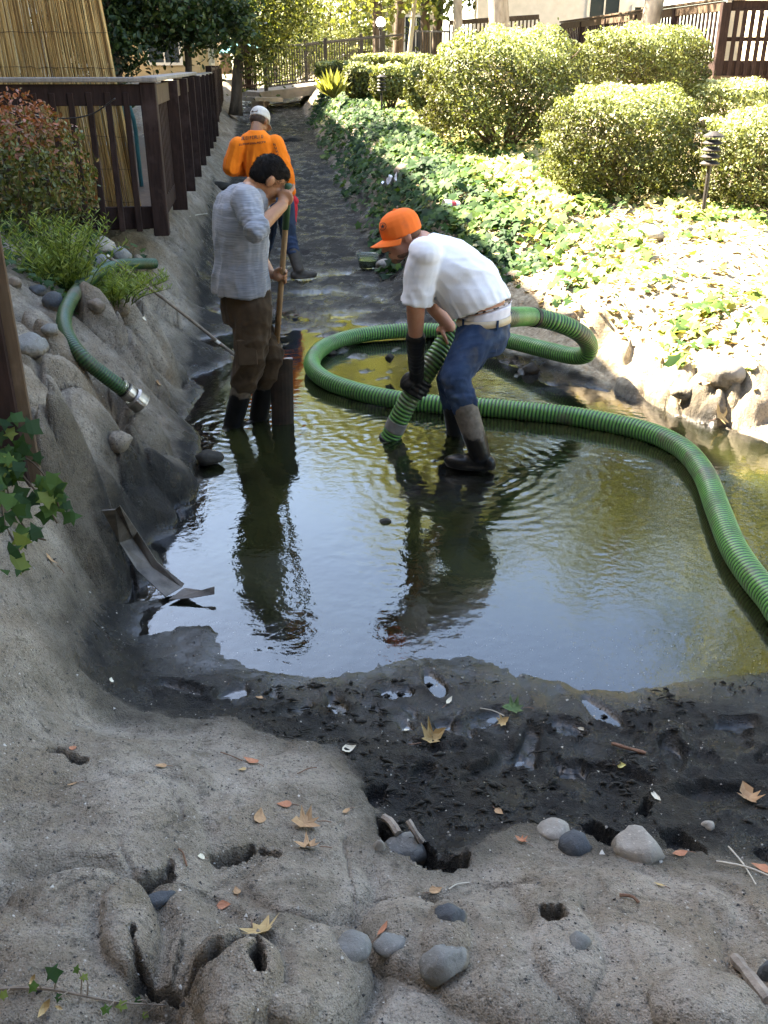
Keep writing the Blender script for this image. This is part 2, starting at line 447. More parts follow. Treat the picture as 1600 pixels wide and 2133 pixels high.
def ground_fields(x, D):
    b = sstep(8.8, 11.0, D)
    z = near_z(x, D) * (1 - b) + far_z(x, D) * b
    for bp, br, bh in BULGE_W:
        m = (np.abs(x - bp.x) < br * 1.3) & (np.abs(D - bp.y) < br * 1.3)
        if m.any():
            r = np.hypot(x[m] - bp.x, (D[m] - bp.y) * .85) / br * (1 + .22 * fbm(x[m], D[m], int(bp.x * 100) % 97 + 200, 2, 9.0))
            z[m] += bh * np.sqrt(np.clip(1 - r * r, 0, 1)) - bh * .25 * np.exp(-((r - 1.05) / .12) ** 2)
    md = poly_sd(x, D, MUD_W)
    n1 = fbm(x, D, 3, 4, 6.0)
    mud = sstep(0.05, -0.05, md + 0.05 * n1 + 0.02 * fbm(x, D, 8, 3, 40.0))
    s = x - xc(D)
    soil = sstep(1.3, 1.75, s + 0.18 * n1) * sstep(4.6, 6.6, D) * (1 - mud)
    # broken crust along the edge of the mud
    z = z + (1 - mud) * (0.035 * fbm(x, D, 11, 3, 5.0) + 0.020 * fbm(x, D, 12, 4, 16.0) + 0.005 * fbm(x, D, 14, 3, 70.0)) * np.clip(0.4 + D * .12, 0.5, 1.6)
    lump = np.abs(fbm(x, D, 21, 3, 26.0))
    nearf = sstep(3.4, 2.6, D)
    z = z + nearf * .022 * sstep(-.006, .010, md + .03 * n1 + .012 * fbm(x, D, 17, 3, 45.0)) * (1 - .6 * sstep(0, .25, md))
    z = z + nearf * (1 - mud) * (.012 * (np.abs(fbm(x, D, 18, 3, 14.0)) - .3) - .010 * np.exp(-(fbm(x, D, 19, 3, 5.0) / .035) ** 2) * sstep(.1, .4, fbm(x, D, 20, 2, 3.0)))
    front = sstep(3.1, 2.2, D) * mud * (.15 + .85 * sstep(.004, .03, z))
    damp = sstep(-.002, .03, np.abs(z)) * .5 + .5
    up = sstep(5.2, 6.2, D) * mud
    z = z + mud * damp * 0.006 * fbm(x, D, 22, 3, 50.0) + mud * .006 * fbm(x, D, 29, 2, 4.0) + front * (0.020 * fbm(x, D, 23, 4, 16.0) - 0.022 * sstep(.28, .6, fbm(x, D, 24, 2, 34.0)) * sstep(-.1, .4, fbm(x, D, 25, 2, 7.0)))
    z = z + up * (0.03 * fbm(x, D, 26, 4, 6.0) + 0.010 * fbm(x * 1.3, D * .8, 27, 4, 20.0) - .02 * sstep(.3, .6, fbm(x, D, 28, 3, 9.0)))
    for i, (px, py) in enumerate(((1010, 1480), (945, 1505), (1100, 1550), (830, 1425), (905, 1405), (1020, 1600), (1180, 1500), (1400, 1565), (1480, 1655), (700, 1455), (610, 1470), (1300, 1620), (880, 1620), (1530, 1500), (1260, 1470), (480, 1430), (380, 1425))):
        bp = on(px, py, .05)
        m = (np.abs(x - bp.x) < .25) & (np.abs(D - bp.y) < .25)
        if not m.any(): continue
        a = .6 + i * 1.9; dx, dy = x[m] - bp.x, D[m] - bp.y
        q = np.hypot((dx * math.cos(a) + dy * math.sin(a)) / (.085 + .02 * (i % 3)), (-dx * math.sin(a) + dy * math.cos(a)) / .04) * (1 + .25 * fbm(x[m], D[m], 300 + i, 2, 30.0))
        z[m] += mud[m] * (-.024 * sstep(1.0, .7, q) + .010 * np.exp(-((q - 1.2) / .2) ** 2)) * sstep(-.01, .03, z[m])
    # left bank upstream: ridged clay
    lb = sstep(-0.75, -1.0, s) * sstep(8, 9.5, D)
    z = z + lb * 0.06 * fbm(x * 1.0, D, 31, 4, 4.5)
    hole = np.zeros_like(x)
    for P, lev, dep, ew in HOLES:
        Pw = [(p.x, p.y) for p in (on(a, c, lev) for a, c in P)]
        bx = [p[0] for p in Pw]; by = [p[1] for p in Pw]
        m = (x > min(bx) - .1) & (x < max(bx) + .1) & (D > min(by) - .1) & (D < max(by) + .1)
        if not m.any(): continue
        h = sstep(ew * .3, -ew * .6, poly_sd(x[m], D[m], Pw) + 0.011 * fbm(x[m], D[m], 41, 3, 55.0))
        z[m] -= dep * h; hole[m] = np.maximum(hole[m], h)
    edge = sstep(.16, .0, md + .08 * n1) * (1 - mud) * sstep(16, 9, D)
    ground_fields.edge = edge
    return z, mud, soil, hole
def ground_z(x, D):
    return float(ground_fields(np.array([[x]], float), np.array([[D]], float))[0][0, 0])
def ground_zs(x, D):
    sh = np.shape(x)
    return ground_fields(np.asarray(x, float).reshape(-1, 1), np.asarray(D, float).reshape(-1, 1))[0].reshape(sh)

_T = 1.0 * 36 ** np.linspace(0, 1, 900)
def hit(px, py):
    """where the ground lies under a photograph pixel"""
    a, b, c = ray(px, py)
    z = ground_zs(a * _T, b * _T)
    d = CAM_H + c * _T - z
    i = int(np.argmax(d < 0)) or 1
    f = d[i - 1] / (d[i - 1] - d[i] + 1e-9)
    t = _T[i - 1] + (_T[i] - _T[i - 1]) * f
    return Vector((a * t, b * t, CAM_H + c * t)), t
# ---- material of the bank: grey sprayed-concrete crust, black wet mud, garden soil
t = NT('bank_ground')
P = t.pos()
mud_a = t.attr('mud').outputs['Fac']; soil_a = t.attr('soil').outputs['Fac']; hole_a = t.attr('hole').outputs['Fac']
n_big = t.noise(P, 2.2, 5, .6); n_mid = t.noise(P, 9, 6, .65); n_fine = t.noise(P, 60, 5, .7); n_grit = t.vor(P, 190)
rock = t.ramp(n_mid, [(.25, (.145, .120, .088)), (.5, (.262, .222, .172)), (.75, (.36, .315, .255))])
rock = t.mix(t.ramp(n_big, [(.45, (0, 0, 0)), (.68, (.8, .8, .8))]), rock, (.215, .16, .105))
rock = t.mix(t.ramp(t.noise(P, 3.1, 5, .65, .8), [(.5, (0, 0, 0)), (.7, (.7, .7, .7))]), rock, (.43, .375, .31))
rock = t.mix(t.ramp(t.noise(P, 17, 6, .7), [(.58, (0, 0, 0)), (.68, (.7, .7, .7))]), rock, (.05, .045, .04))
rock = t.mix(t.ramp(n_fine, [(.34, (.7, .7, .7)), (.46, (0, 0, 0))]), rock, (.07, .062, .052))
rock = t.mix(t.ramp(t.vor(P, 70), [(.10, (.75, .75, .75)), (.24, (0, 0, 0))]), rock, t.ramp(t.vor(P, 70, 'F1', 1), [(.35, (.03, .027, .024)), (.6, (.14, .12, .10)), (.8, (.55, .50, .43))]))
spk = t.vor(P, 130, 'F1', 1)
rock = t.mix(t.ramp(n_grit, [(.12, (.8, .8, .8)), (.26, (0, 0, 0))]), rock, t.ramp(spk, [(.3, (.02, .02, .02)), (.55, (.16, .14, .12)), (.8, (.5, .46, .40))]))
ea = t.attr('edge').outputs['Fac']
rock = t.mix(t.math('MULTIPLY', ea, .85), rock, t.ramp(n_mid, [(.3, (.045, .038, .028)), (.7, (.11, .095, .07))]))
mudc = t.ramp(n_mid, [(.3, (.006, .0055, .005)), (.55, (.017, .0155, .0125)), (.8, (.042, .036, .026))])
mudc = t.mix(t.ramp(t.noise(P, 2.6, 5, .65), [(.52, (0, 0, 0)), (.70, (.6, .6, .6))]), mudc, (.048, .038, .022))
mudc = t.mix(t.ramp(n_grit, [(.05, (.3, .3, .3)), (.13, (0, 0, 0))]), mudc, (.14, .13, .11))
soilc = t.ramp(t.noise(P, 24, 6, .7), [(.3, (.16, .12, .075)), (.5, (.36, .30, .21)), (.7, (.52, .46, .34))])
c = t.mix(soil_a, rock, soilc)
c = t.mix(mud_a, c, mudc)
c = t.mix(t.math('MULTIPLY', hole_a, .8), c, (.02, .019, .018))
wetn = t.ramp(t.noise(P, 5.0, 7, .68), [(.42, (.10, .10, .10)), (.49, (.85, .85, .85))])
sz = t.node('ShaderNodeSeparateXYZ'); t.l(P, sz.inputs[0])
shore = t.ramp(t.math('ADD', sz.outputs[2], t.math('MULTIPLY', t.math('SUBTRACT', n_mid, .5), .03)), [(.004, (1, 1, 1)), (.035, (0, 0, 0))])
wetn = t.mix(shore, wetn, (.05, .05, .05))
rough = t.mix(mud_a, t.mix(ea, (.92, .92, .92), (.5, .5, .5)), wetn)
bh = t.math('ADD', t.math('MULTIPLY', n_fine, .8), t.math('MULTIPLY', n_grit, .5))
calm = t.math('SUBTRACT', 1.0, t.math('MULTIPLY', t.math('MULTIPLY', shore, mud_a), .85))
def bmp(h, st, di, prev=None):
    b_ = t.node('ShaderNodeBump'); b_.inputs['Distance'].default_value = di; t.l(t.math('MULTIPLY', calm, st), b_.inputs['Strength']); t.l(h, b_.inputs['Height'])
    if prev is not None: t.l(prev, b_.inputs['Normal'])
    return b_.outputs[0]
nb = bmp(n_mid, .8, .06)
nb = bmp(t.noise(P, 24, 6, .72), .9, .03, nb)
nb = bmp(t.noise(P, 75, 4, .7), .8, .010, nb)
nb = bmp(bh, .9, .008, nb)
t.set(col=c, rough=rough, spec=t.mix(mud_a, (.2, .2, .2), (.34, .34, .34)), normal=nb)
M_BANK = t.m

nv, nu = 900, 860
vv = np.linspace(0, 1, nv); uu = np.linspace(-1, 1, nu)
Dg = 0.55 * (62 / 0.55) ** vv
X, Y = np.meshgrid(uu, Dg)
X = X * (0.66 * Y + 1.1)
Z, mud, soil, hole = ground_fields(X, Y)
V = np.stack([X, Y, Z], -1).reshape(-1, 3)
idx = np.arange(nv * nu).reshape(nv, nu)
F = np.stack([idx[:-1, :-1], idx[:-1, 1:], idx[1:, 1:], idx[1:, :-1]], -1).reshape(-1, 4)
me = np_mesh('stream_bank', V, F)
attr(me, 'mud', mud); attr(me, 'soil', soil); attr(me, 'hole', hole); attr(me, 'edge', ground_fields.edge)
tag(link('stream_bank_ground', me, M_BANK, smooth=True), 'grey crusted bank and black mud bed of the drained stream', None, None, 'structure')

M_SOIL = m_noise('far_soil', (.09, .07, .04), (.22, .18, .11), 3, .95, .4, .03)
me = mesh('ground', [(-300, -300, -.6), (300, -300, -.6), (300, 300, -.6), (-300, 300, -.6),
                     (-60, -40, .38), (60, -40, .38), (60, .5, .38), (-60, .5, .38),
                     (-200, 61.5, 1.6), (200, 61.5, 1.6), (200, 300, 1.6), (-200, 300, 1.6)], [(0, 1, 2, 3), (4, 5, 6, 7), (8, 9, 10, 11)])
tag(link('ground', me, M_SOIL), 'brown earth around the stream and garden', None, None, 'structure')

# ---- pond water: murky film that mirrors the sky, ringed by the ripples of the men's boots
def water_mesh():
    x = np.arange(-2.0, 4.6, .0125); y = np.arange(1.9, 8.2, .0125)
    X, Y = np.meshgrid(x, y)
    gz = near_z(X[::4, ::4], Y[::4, ::4])
    depth = np.repeat(np.repeat(-gz, 4, 0), 4, 1)[:X.shape[0], :X.shape[1]]
    k = np.array([.25, .5, .25])
    for _ in range(6):
        depth[1:-1] = (depth[:-2] + 2 * depth[1:-1] + depth[2:]) / 4; depth[:, 1:-1] = (depth[:, :-2] + 2 * depth[:, 1:-1] + depth[:, 2:]) / 4
    H = 0.0010 * fbm(X, Y, 51, 3, 8.0) + .00045 * fbm(X, Y * 1.6, 53, 2, 30.0) * sstep(.2, -.3, fbm(X, Y, 54, 2, 2.0))
    wob = 0.03 * fbm(X, Y, 52, 2, 6.0)
    rings = [(490, 890, .095, .0022, .8), (555, 870, .08, .0016, .5), (985, 985, .095, .0026, .95), (945, 905, .075, .0022, .6), (815, 908, .07, .0024, .55),
             (490, 1107, .045, .0011, .16), (815, 1205, .05, .0014, .2), (930, 1240, .04, .0009, .16), (1180, 1225, .04, .0009, .16), (1140, 1160, .04, .0007, .14),
             (1375, 1335, .045, .0009, .2), (620, 1250, .04, .0008, .15), (1250, 1150, .05, .0009, .22), (1340, 860, .06, .0012, .3)]
    for px, py, wl, amp, reach in rings:
        p = on(px, py, 0)
        r = np.hypot(X - p.x, Y - p.y) + wob * min(1, reach * 1.5)
        th = np.arctan2(Y - p.y, X - p.x)
        mod = .55 + .45 * np.sin(th * 3 + px * .01 + 2 * fbm(X, Y, px % 50, 2, 5.0)) * np.sin(th * 5 + py)
        H += .62 * amp * mod * np.sin((r + .012 * fbm(X, Y, py % 40, 2, 22.0)) / wl * 6.283 * (1 + .25 * r)) * np.exp(-(r / (reach * .62)) ** 2) * sstep(0.0, wl * .6, r)
    for px, py in ((490, 890), (985, 985), (815, 908)):
        p = on(px, py, 0); r = np.hypot(X - p.x, Y - p.y)
        H += (.0011 * fbm(X, Y * 1.3, px % 60, 3, 30.0) + .0008 * fbm(X, Y, px % 70, 2, 60.0)) * np.exp(-(r / .45) ** 2)
    keep = depth > -0.045
    V = np.stack([X, Y, H], -1).reshape(-1, 3)
    idx = np.arange(X.size).reshape(X.shape)
    F = np.stack([idx[:-1, :-1], idx[:-1, 1:], idx[1:, 1:], idx[1:, :-1]], -1).reshape(-1, 4)
    kf = (keep[:-1, :-1] | keep[1:, 1:]).ravel()
    F = F[kf]
    used = np.zeros(len(V), bool); used[F.ravel()] = True
    rm = np.cumsum(used) - 1
    me = np_mesh('pond_water', V[used], rm[F])
    attr(me, 'depth', depth.ravel()[used])
    return me
t = NT('murky_water')
dep = t.attr('depth').outputs['Fac']
P = t.pos()
df = t.node('ShaderNodeBsdfDiffuse')
t.l(t.ramp(t.noise(P, 1.6, 4), [(.35, (.006, .007, .0032)), (.65, (.020, .022, .007))]), df.inputs[0])
trn = t.node('ShaderNodeBsdfTransparent')
mx = t.node('ShaderNodeMixShader')
t.l(t.math('MULTIPLY_ADD', dep, 9.0, .05, clamp=True), mx.inputs[0])
t.l(trn.outputs[0], mx.inputs[1]); t.l(df.outputs[0], mx.inputs[2])
gl = t.node('ShaderNodeBsdfGlossy'); gl.inputs['Roughness'].default_value = .025
gl.inputs[0].default_value = (1, 1, 1, 1)
wb = t.bump(t.noise(t.pos((1, 1, 1)), 22, 3, .5), .06, .02)
t.l(wb, gl.inputs['Normal'])
fr = t.node('ShaderNodeFresnel'); fr.inputs['IOR'].default_value = 1.65
t.l(wb, fr.inputs['Normal'])
mx2 = t.node('ShaderNodeMixShader')
t.l(fr.outputs[0], mx2.inputs[0]); t.l(mx.outputs[0], mx2.inputs[1]); t.l(gl.outputs[0], mx2.inputs[2])
t.l(mx2.outputs[0], t.out.inputs[0])
M_WATER = t.m
tag(link('pond_water', water_mesh(), M_WATER, smooth=True), 'murky shallow pond water mirroring sky and trees', None, None, 'structure')
# ================================================================== built things
def wood(name, c1, c2, rough=.75, spec=.15):
    t = NT(name)
    v = t.pos()
    g = t.noise(t.pos((9, 9, 1.2)), 4, 6, .6)
    w = t.noise(v, 5, 5, .6)
    c = t.ramp(g, [(.3, c1), (.7, c2)])
    c = t.mix(t.ramp(w, [(.55, (0, 0, 0)), (.75, (.35, .35, .35))]), c, tuple(min(1, x * 2.2 + .02) for x in c2))
    t.set(col=c, rough=rough, spec=spec, normal=t.bump(g, .35, .004))
    return t.m
M_DARKWOOD = wood('dark_brown_paint', (.016, .009, .0075), (.036, .021, .018))
M_BROWNWOOD = wood('brown_paint', (.060, .040, .026), (.105, .074, .050))
M_CAPWOOD = wood('grey_weathered_wood', (.17, .15, .135), (.28, .25, .22), .8)
M_IRON = m_noise('black_iron', (.02, .018, .016), (.035, .03, .028), 20, .5, .1, spec=.4)
M_CONC = m_noise('concrete', (.22, .20, .17), (.34, .31, .27), 6, .9, .3, .006)

def part(name, me, mat, parent): return link(name, me, mat, parent)
# ---- the deck on the left: railing of slats round its corner
corner = Vector((-1.80, 7.80, .82))
sdir = Vector((-.131, 1, 0)).normalized()           # along the stream
fdir = Vector((-1, -.131, 0)).normalized()          # along the front of the deck
UP = Vector((0, 0, 1))
dk = empty('deck_railing', corner, 'dark brown slatted deck railing with grey cap, at the left bank', 'railing')
zt = 1.905
TOP = Vector((0, 0, zt))
def P2(v, z): return Vector((v.x, v.y, z))
# front run
fl = 2.4
part('cap_board', beam(P2(corner - fdir * .07, zt), P2(corner + fdir * fl, zt), .17, .035, .006), M_CAPWOOD, dk)
part('fascia_board', beam(P2(corner - fdir * .03 - sdir * .035, zt - .105), P2(corner + fdir * fl - sdir * .035, zt - .105), .035, .15), M_DARKWOOD, dk)
part('bottom_beam', beam(P2(corner - fdir * .02, .90), P2(corner + fdir * fl, .90), .045, .17), M_DARKWOOD, dk)
sl_me = beam((0, 0, 0), (0, 0, 1.02), .045, .034, .004, Vector((0, 1, 0)), 'slat')
for i in range(17):
    o = link('slat', sl_me, M_DARKWOOD)
    p = corner + fdir * (.17 + i * .135) - sdir * .045
    o.parent = dk; o.matrix_parent_inverse = Matrix.Translation(-corner)
    o.location = (p.x, p.y, .80 + random.uniform(-.004, .004)); o.rotation_euler = (0, random.uniform(-.004, .004), math.atan2(fdir.y, fdir.x))
part('corner_post', beam(P2(corner, .76), P2(corner, zt - .02), .12, .12, .006, fdir), M_DARKWOOD, dk)
# side run along the stream
L = 11.8
part('cap_board', beam(P2(corner - sdir * .08, zt + .004), P2(corner + sdir * (L * .5), zt + .004), .16, .034, .006), M_CAPWOOD, dk)
part('cap_board', beam(P2(corner + sdir * (L * .5 + .02), zt - .03), P2(corner + sdir * L, zt - .03), .16, .034, .006), M_CAPWOOD, dk)
part('bottom_beam', beam(P2(corner + sdir * .08, .93), P2(corner + sdir * L, .93), .04, .14), M_DARKWOOD, dk)
rpost = beam((0, 0, 0), (0, 0, 1.12), .045, .14, .004, Vector((0, 1, 0)), 'post')
inward = Vector((-sdir.y, sdir.x, 0))
sl2 = beam((0, 0, 0), (0, 0, .84), .03, .05, .004, Vector((0, 1, 0)), 'slat')
ang = math.atan2(sdir.y, sdir.x) - math.pi / 2
for i in range(9):
    q = corner + sdir * (i * 1.475)
    if i:
        o = link('post', rpost, M_DARKWOOD); o.parent = dk; o.matrix_parent_inverse = Matrix.Translation(-corner)
        p = q - inward * .05; o.location = (p.x, p.y, .76); o.rotation_euler = (0, 0, ang + math.pi / 2)
    if i < 8:
        part('fascia_board', beam(P2(q + sdir * .06 - inward * .03, zt - .11), P2(q + sdir * 1.42 - inward * .03, zt - .11), .03, .15), M_BROWNWOOD, dk)
        for k in range(10):
            p = q + sdir * (.14 + k * .136) - inward * .004
            o = link('slat', sl2, M_DARKWOOD); o.parent = dk; o.matrix_parent_inverse = Matrix.Translation(-corner)
            o.location = (p.x, p.y, .90); o.rotation_euler = (0, 0, ang)
# the deck floor behind it
bm = bmesh.new()
fl_c = corner + sdir * 6 + inward * 1.7
box_bm(bm, (fl_c.x, fl_c.y, .83), (3.2, 11.9, .06), Matrix.Rotation(ang, 3, 'Z'))
tag(link('deck_floor', bm_mesh(bm, 'deck_floor'), M_BROWNWOOD), 'brown boarded floor of the left deck behind its railing', 'deck')
# inner back rail of the deck
bk = empty('back_railing', P2(corner + inward * 3.2, .86), 'dark purple-brown solid rail at the back of the left deck', 'railing')
a0 = corner + inward * 3.0 + sdir * 1.5
part('top_board', beam(P2(a0, 1.78), P2(a0 + sdir * 10, 1.78), .10, .22), M_DARKWOOD, bk)
for i in range(6): part('post', beam(P2(a0 + sdir * (i * 2), .86), P2(a0 + sdir * (i * 2), 1.67), .09, .09), M_DARKWOOD, bk)
# teal chair back and water butt seen between slats
M_TEAL = m_noise('teal_plastic', (.012, .07, .075), (.02, .11, .12), 6, .5, .1)
tl = empty('garden_chair', P2(corner + inward * .75 + sdir * 2.6, .86), 'dark teal garden chair with rounded back on the left deck', 'chair')
cc = Vector(tl.location)
arc = [cc + Vector((math.cos(a) * .34, 0, .55 + math.sin(a) * .45)) for a in np.linspace(0, math.pi, 15)]
part('back_frame', tube([cc + Vector((.34, 0, 0))] + arc + [cc + Vector((-.34, 0, 0))], .022, 8), M_TEAL, tl)
for k in range(5):
    x = -.24 + k * .12
    part('back_slat', beam(cc + Vector((x, .0, .40)), cc + Vector((x, .0, .55 + math.sqrt(max(.01, 1 - (x / .34) ** 2)) * .44)), .07, .015), M_TEAL, tl)
part('seat', beam(cc + Vector((-.3, -.22, .42)), cc + Vector((.3, -.22, .42)), .44, .03), M_TEAL, tl)
for sx in (-.3, .3): part('leg', tube([cc + Vector((sx, -.42, 0)), cc + Vector((sx, -.40, .42))], .02, 8), M_TEAL, tl)

# ---- reed screen leaning on the deck railing
t = NT('dry_reed')
a_ = t.attr('tint').outputs['Fac']
c = t.ramp(a_, [(0, (.05, .022, .006)), (.3, (.20, .105, .028)), (.65, (.44, .27, .09)), (1, (.60, .42, .18))])
c = t.mix(t.ramp(t.noise(t.pos((14, 14, 2)), 3, 4), [(.5, (0, 0, 0)), (.75, (.5, .5, .5))]), c, (.13, .07, .025))
t.set(col=c, rough=.55, spec=.35)
M_REED = t.m
b0, b1 = at(-90, 438, 8.2), at(301, 452, 8.32); t0, t1 = at(-205, -150, 8.3), at(184, -150, 8.45)
rs = empty('reed_screen', (b0 + b1) / 2, 'tan reed screen leaning behind the left deck railing', 'screen')
Vv = []; Ff = []; Tt = []
n_r = 380
for i in range(n_r):
    f = (i + random.uniform(-.35, .35)) / (n_r - 1)
    lo = b0.lerp(b1, f); hi = t0.lerp(t1, min(1, max(0, f + random.gauss(0, .003))))
    lo = lo + (hi - lo) * random.uniform(0, .03)
    off = random.uniform(-.010, .006) + .05 * math.sin(f * 5)
    r = random.uniform(.0028, .0048); ti = min(1, max(0, random.gauss(.62, .25)))
    for k in range(5):
        p = lo.lerp(hi, k / 4) + Vector((random.gauss(0, .0035), off + random.gauss(0, .003), 0))
        for j in range(5):
            w = j * 1.2566
            Vv.append((p.x + r * math.cos(w), p.y + r * math.sin(w), p.z)); Tt.append(ti)
        if k:
            b_ = len(Vv) - 10
            for j in range(5): Ff.append((b_ + j, b_ + (j + 1) % 5, b_ + 5 + (j + 1) % 5, b_ + 5 + j))
me = np_mesh('reeds', Vv, Ff); attr(me, 'tint', Tt)
o = link('reeds', me, M_REED, rs); o['kind'] = 'stuff'
for k in range(9):
    f = .06 + k * .12
    pa, pb = b0.lerp(t0, f), b1.lerp(t1, f)
    pts = [pa.lerp(pb, q / 24) + Vector((0, -.012 + .05 * math.sin(q / 24 * 5), random.gauss(0, .004))) for q in range(25)]
    part('binding_wire', tube(pts, .0022, 5), M_BROWNWOOD, rs)
# cable strung along behind the slats
pts, _ = resample([at(-20, 225, 7.62), at(60, 243, 7.62), at(130, 247, 7.62), at(190, 238, 7.62), at(240, 205, 7.6)], 60)
tag(link('string_light_cable', tube(pts, .006, 6), M_IRON, smooth=True), 'thin black cable sagging across the left railing slats', 'cable')

# ---- post in the near left corner
pp = at(18, 940, 3.16)
npost = empty('fence_post', (pp.x, pp.y, .60), 'dark wooden post close by at the left edge', 'post')
part('shaft', beam((pp.x, pp.y, .60), (pp.x, pp.y, 2.4), .125, .125, .008, Vector((.96, .28, 0))), M_DARKWOOD, npost)
part('corner_trim', beam((pp.x + .066, pp.y - .02, .62), (pp.x + .066, pp.y - .02, 2.4), .03, .09, .004, Vector((.96, .28, 0))), M_BROWNWOOD, npost)

# ---- second slatted fence upstream on the left bank
c2 = corner + sdir * 12.3
fz = .86
f2 = empty('slat_fence', P2(c2, fz), 'dark slatted fence on the left bank, beyond the deck', 'fence')
part('top_rail', beam(P2(c2, 1.93), P2(c2 + sdir * 7.2, 1.96), .09, .05), M_BROWNWOOD, f2)
part('bottom_rail', beam(P2(c2, 1.02), P2(c2 + sdir * 7.2, 1.1), .05, .1), M_DARKWOOD, f2)
sl3 = beam((0, 0, 0), (0, 0, .98), .06, .03, .003, Vector((0, 1, 0)), 'slat')
for i in range(40):
    p = c2 + sdir * (.08 + i * .18) - inward * .03
    o = link('slat', sl3, M_DARKWOOD); o.parent = f2; o.matrix_parent_inverse = Matrix.Translation(-Vector((c2.x, c2.y, fz)))
    o.location = (p.x, p.y, .95); o.rotation_euler = (0, 0, ang + math.pi / 2)
for i in range(4):
    p = c2 + sdir * (i * 2.4); part('post', beam(P2(p, fz - .2), P2(p, 2.0), .11, .11), M_DARKWOOD, f2)

# ---- footbridge over the stream
BD = 28.0
A, B = at(556, 186, BD), at(800, 156, BD + 1.5)
B2_ = at(560, 124, BD)
br = empty('footbridge', A, 'concrete footbridge with black iron balustrade over the stream', 'bridge')
ax = (B - A).normalized(); side = Vector((-ax.y, ax.x, 0)).normalized()
if side.y < 0: side = -side
n_b = 46
M_ASH = m_noise('bridge_concrete', (.15, .135, .11), (.25, .22, .19), 4, .9, .3)
part('slab', beam(A - ax * .25 + side * .8 - UP * .16, B + ax * .8 + side * .8 - UP * .16, 1.9, .24), M_ASH, br)
bal = beam((0, 0, 0), (0, 0, .92), .022, .022, .002, Vector((0, 1, 0)), 'baluster')
for s_ in (0.05, 1.6):
    rl = part('hand_rail', beam(A + side * s_ + UP * .98, B + ax * .6 + side * s_ + UP * .98, .05, .05), M_IRON, br)
    part('bottom_rail', beam(A + side * s_ + UP * .06, B + ax * .6 + side * s_ + UP * .06, .04, .04), M_IRON, br)
    for i in range(n_b):
        p = A.lerp(B, i / (n_b - 1)) + side * s_
        o = link('baluster', bal, M_IRON); o.parent = br; o.matrix_parent_inverse = Matrix.Translation(-A)
        o.location = (p.x, p.y, p.z + .05)
    for q in (0, .5, 1.0):
        p = A.lerp(B, q) + side * s_
        part('post', beam(p - UP * .05, p + UP * 1.1, .10, .10), M_IRON, br)
pier = A - UP * .62 + side * .6
part('abutment', beam(pier - UP * .3, pier + UP * .36, .34, 1.5, .02, Vector((0, 1, 0))), M_CONC, br)
# dark railing on the near bank left of the bridge
A2 = at(498, 186, BD - .6)
ra = empty('bank_railing', A2, 'dark low railing between left fence and footbridge', 'railing')
part('top_rail', beam(A2 + UP * .95, A - ax * .3 + UP * .95, .07, .06), M_DARKWOOD, ra)
part('bottom_rail', beam(A2 + UP * .1, A - ax * .3 + UP * .1, .05, .06), M_DARKWOOD, ra)
for i in range(11):
    p = A2.lerp(A - ax * .3, i / 10); part('baluster', beam(p, p + UP * .93, .04, .03, .002, Vector((0, 1, 0))), M_DARKWOOD, ra)
# plank walkway slab at its foot
part_w = beam(A2 - UP * .22 - side * .5, A - UP * .24 - side * .5, .9, .1)
tag(link('stepping_slab', part_w, M_CONC), 'pale concrete slab at the foot of the bridge on left bank', 'slab')

# ---- buildings
def siding(name, c, pitch=.18):
    t = NT(name)
    sx = t.node('ShaderNodeSeparateXYZ'); t.l(t.pos(), sx.inputs[0])
    z = t.math('FRACT', t.math('DIVIDE', sx.outputs[2], pitch))
    n = t.noise(t.pos((1, 1, 6)), 2, 5)
    cc_ = t.mix(t.ramp(n, [(.35, (0, 0, 0)), (.7, (.5, .5, .5))]), c, tuple(x * .78 for x in c))
    t.set(col=cc_, rough=.8, spec=.2, normal=t.bump(z, .9, .02))
    return t.m
M_BEIGE = siding('beige_siding', (.40, .32, .20))
M_CREAM = siding('cream_siding', (.58, .50, .36))
M_TRIM = m_noise('white_trim', (.55, .53, .48), (.65, .62, .57), 5, .7, .1)
M_ROOF = m_noise('roof_shingle', (.06, .05, .045), (.13, .11, .10), 12, .9, .6, .02)
t = NT('window_glass'); t.set(col=(.03, .04, .05), rough=.05, spec=.6); M_PANE = t.m
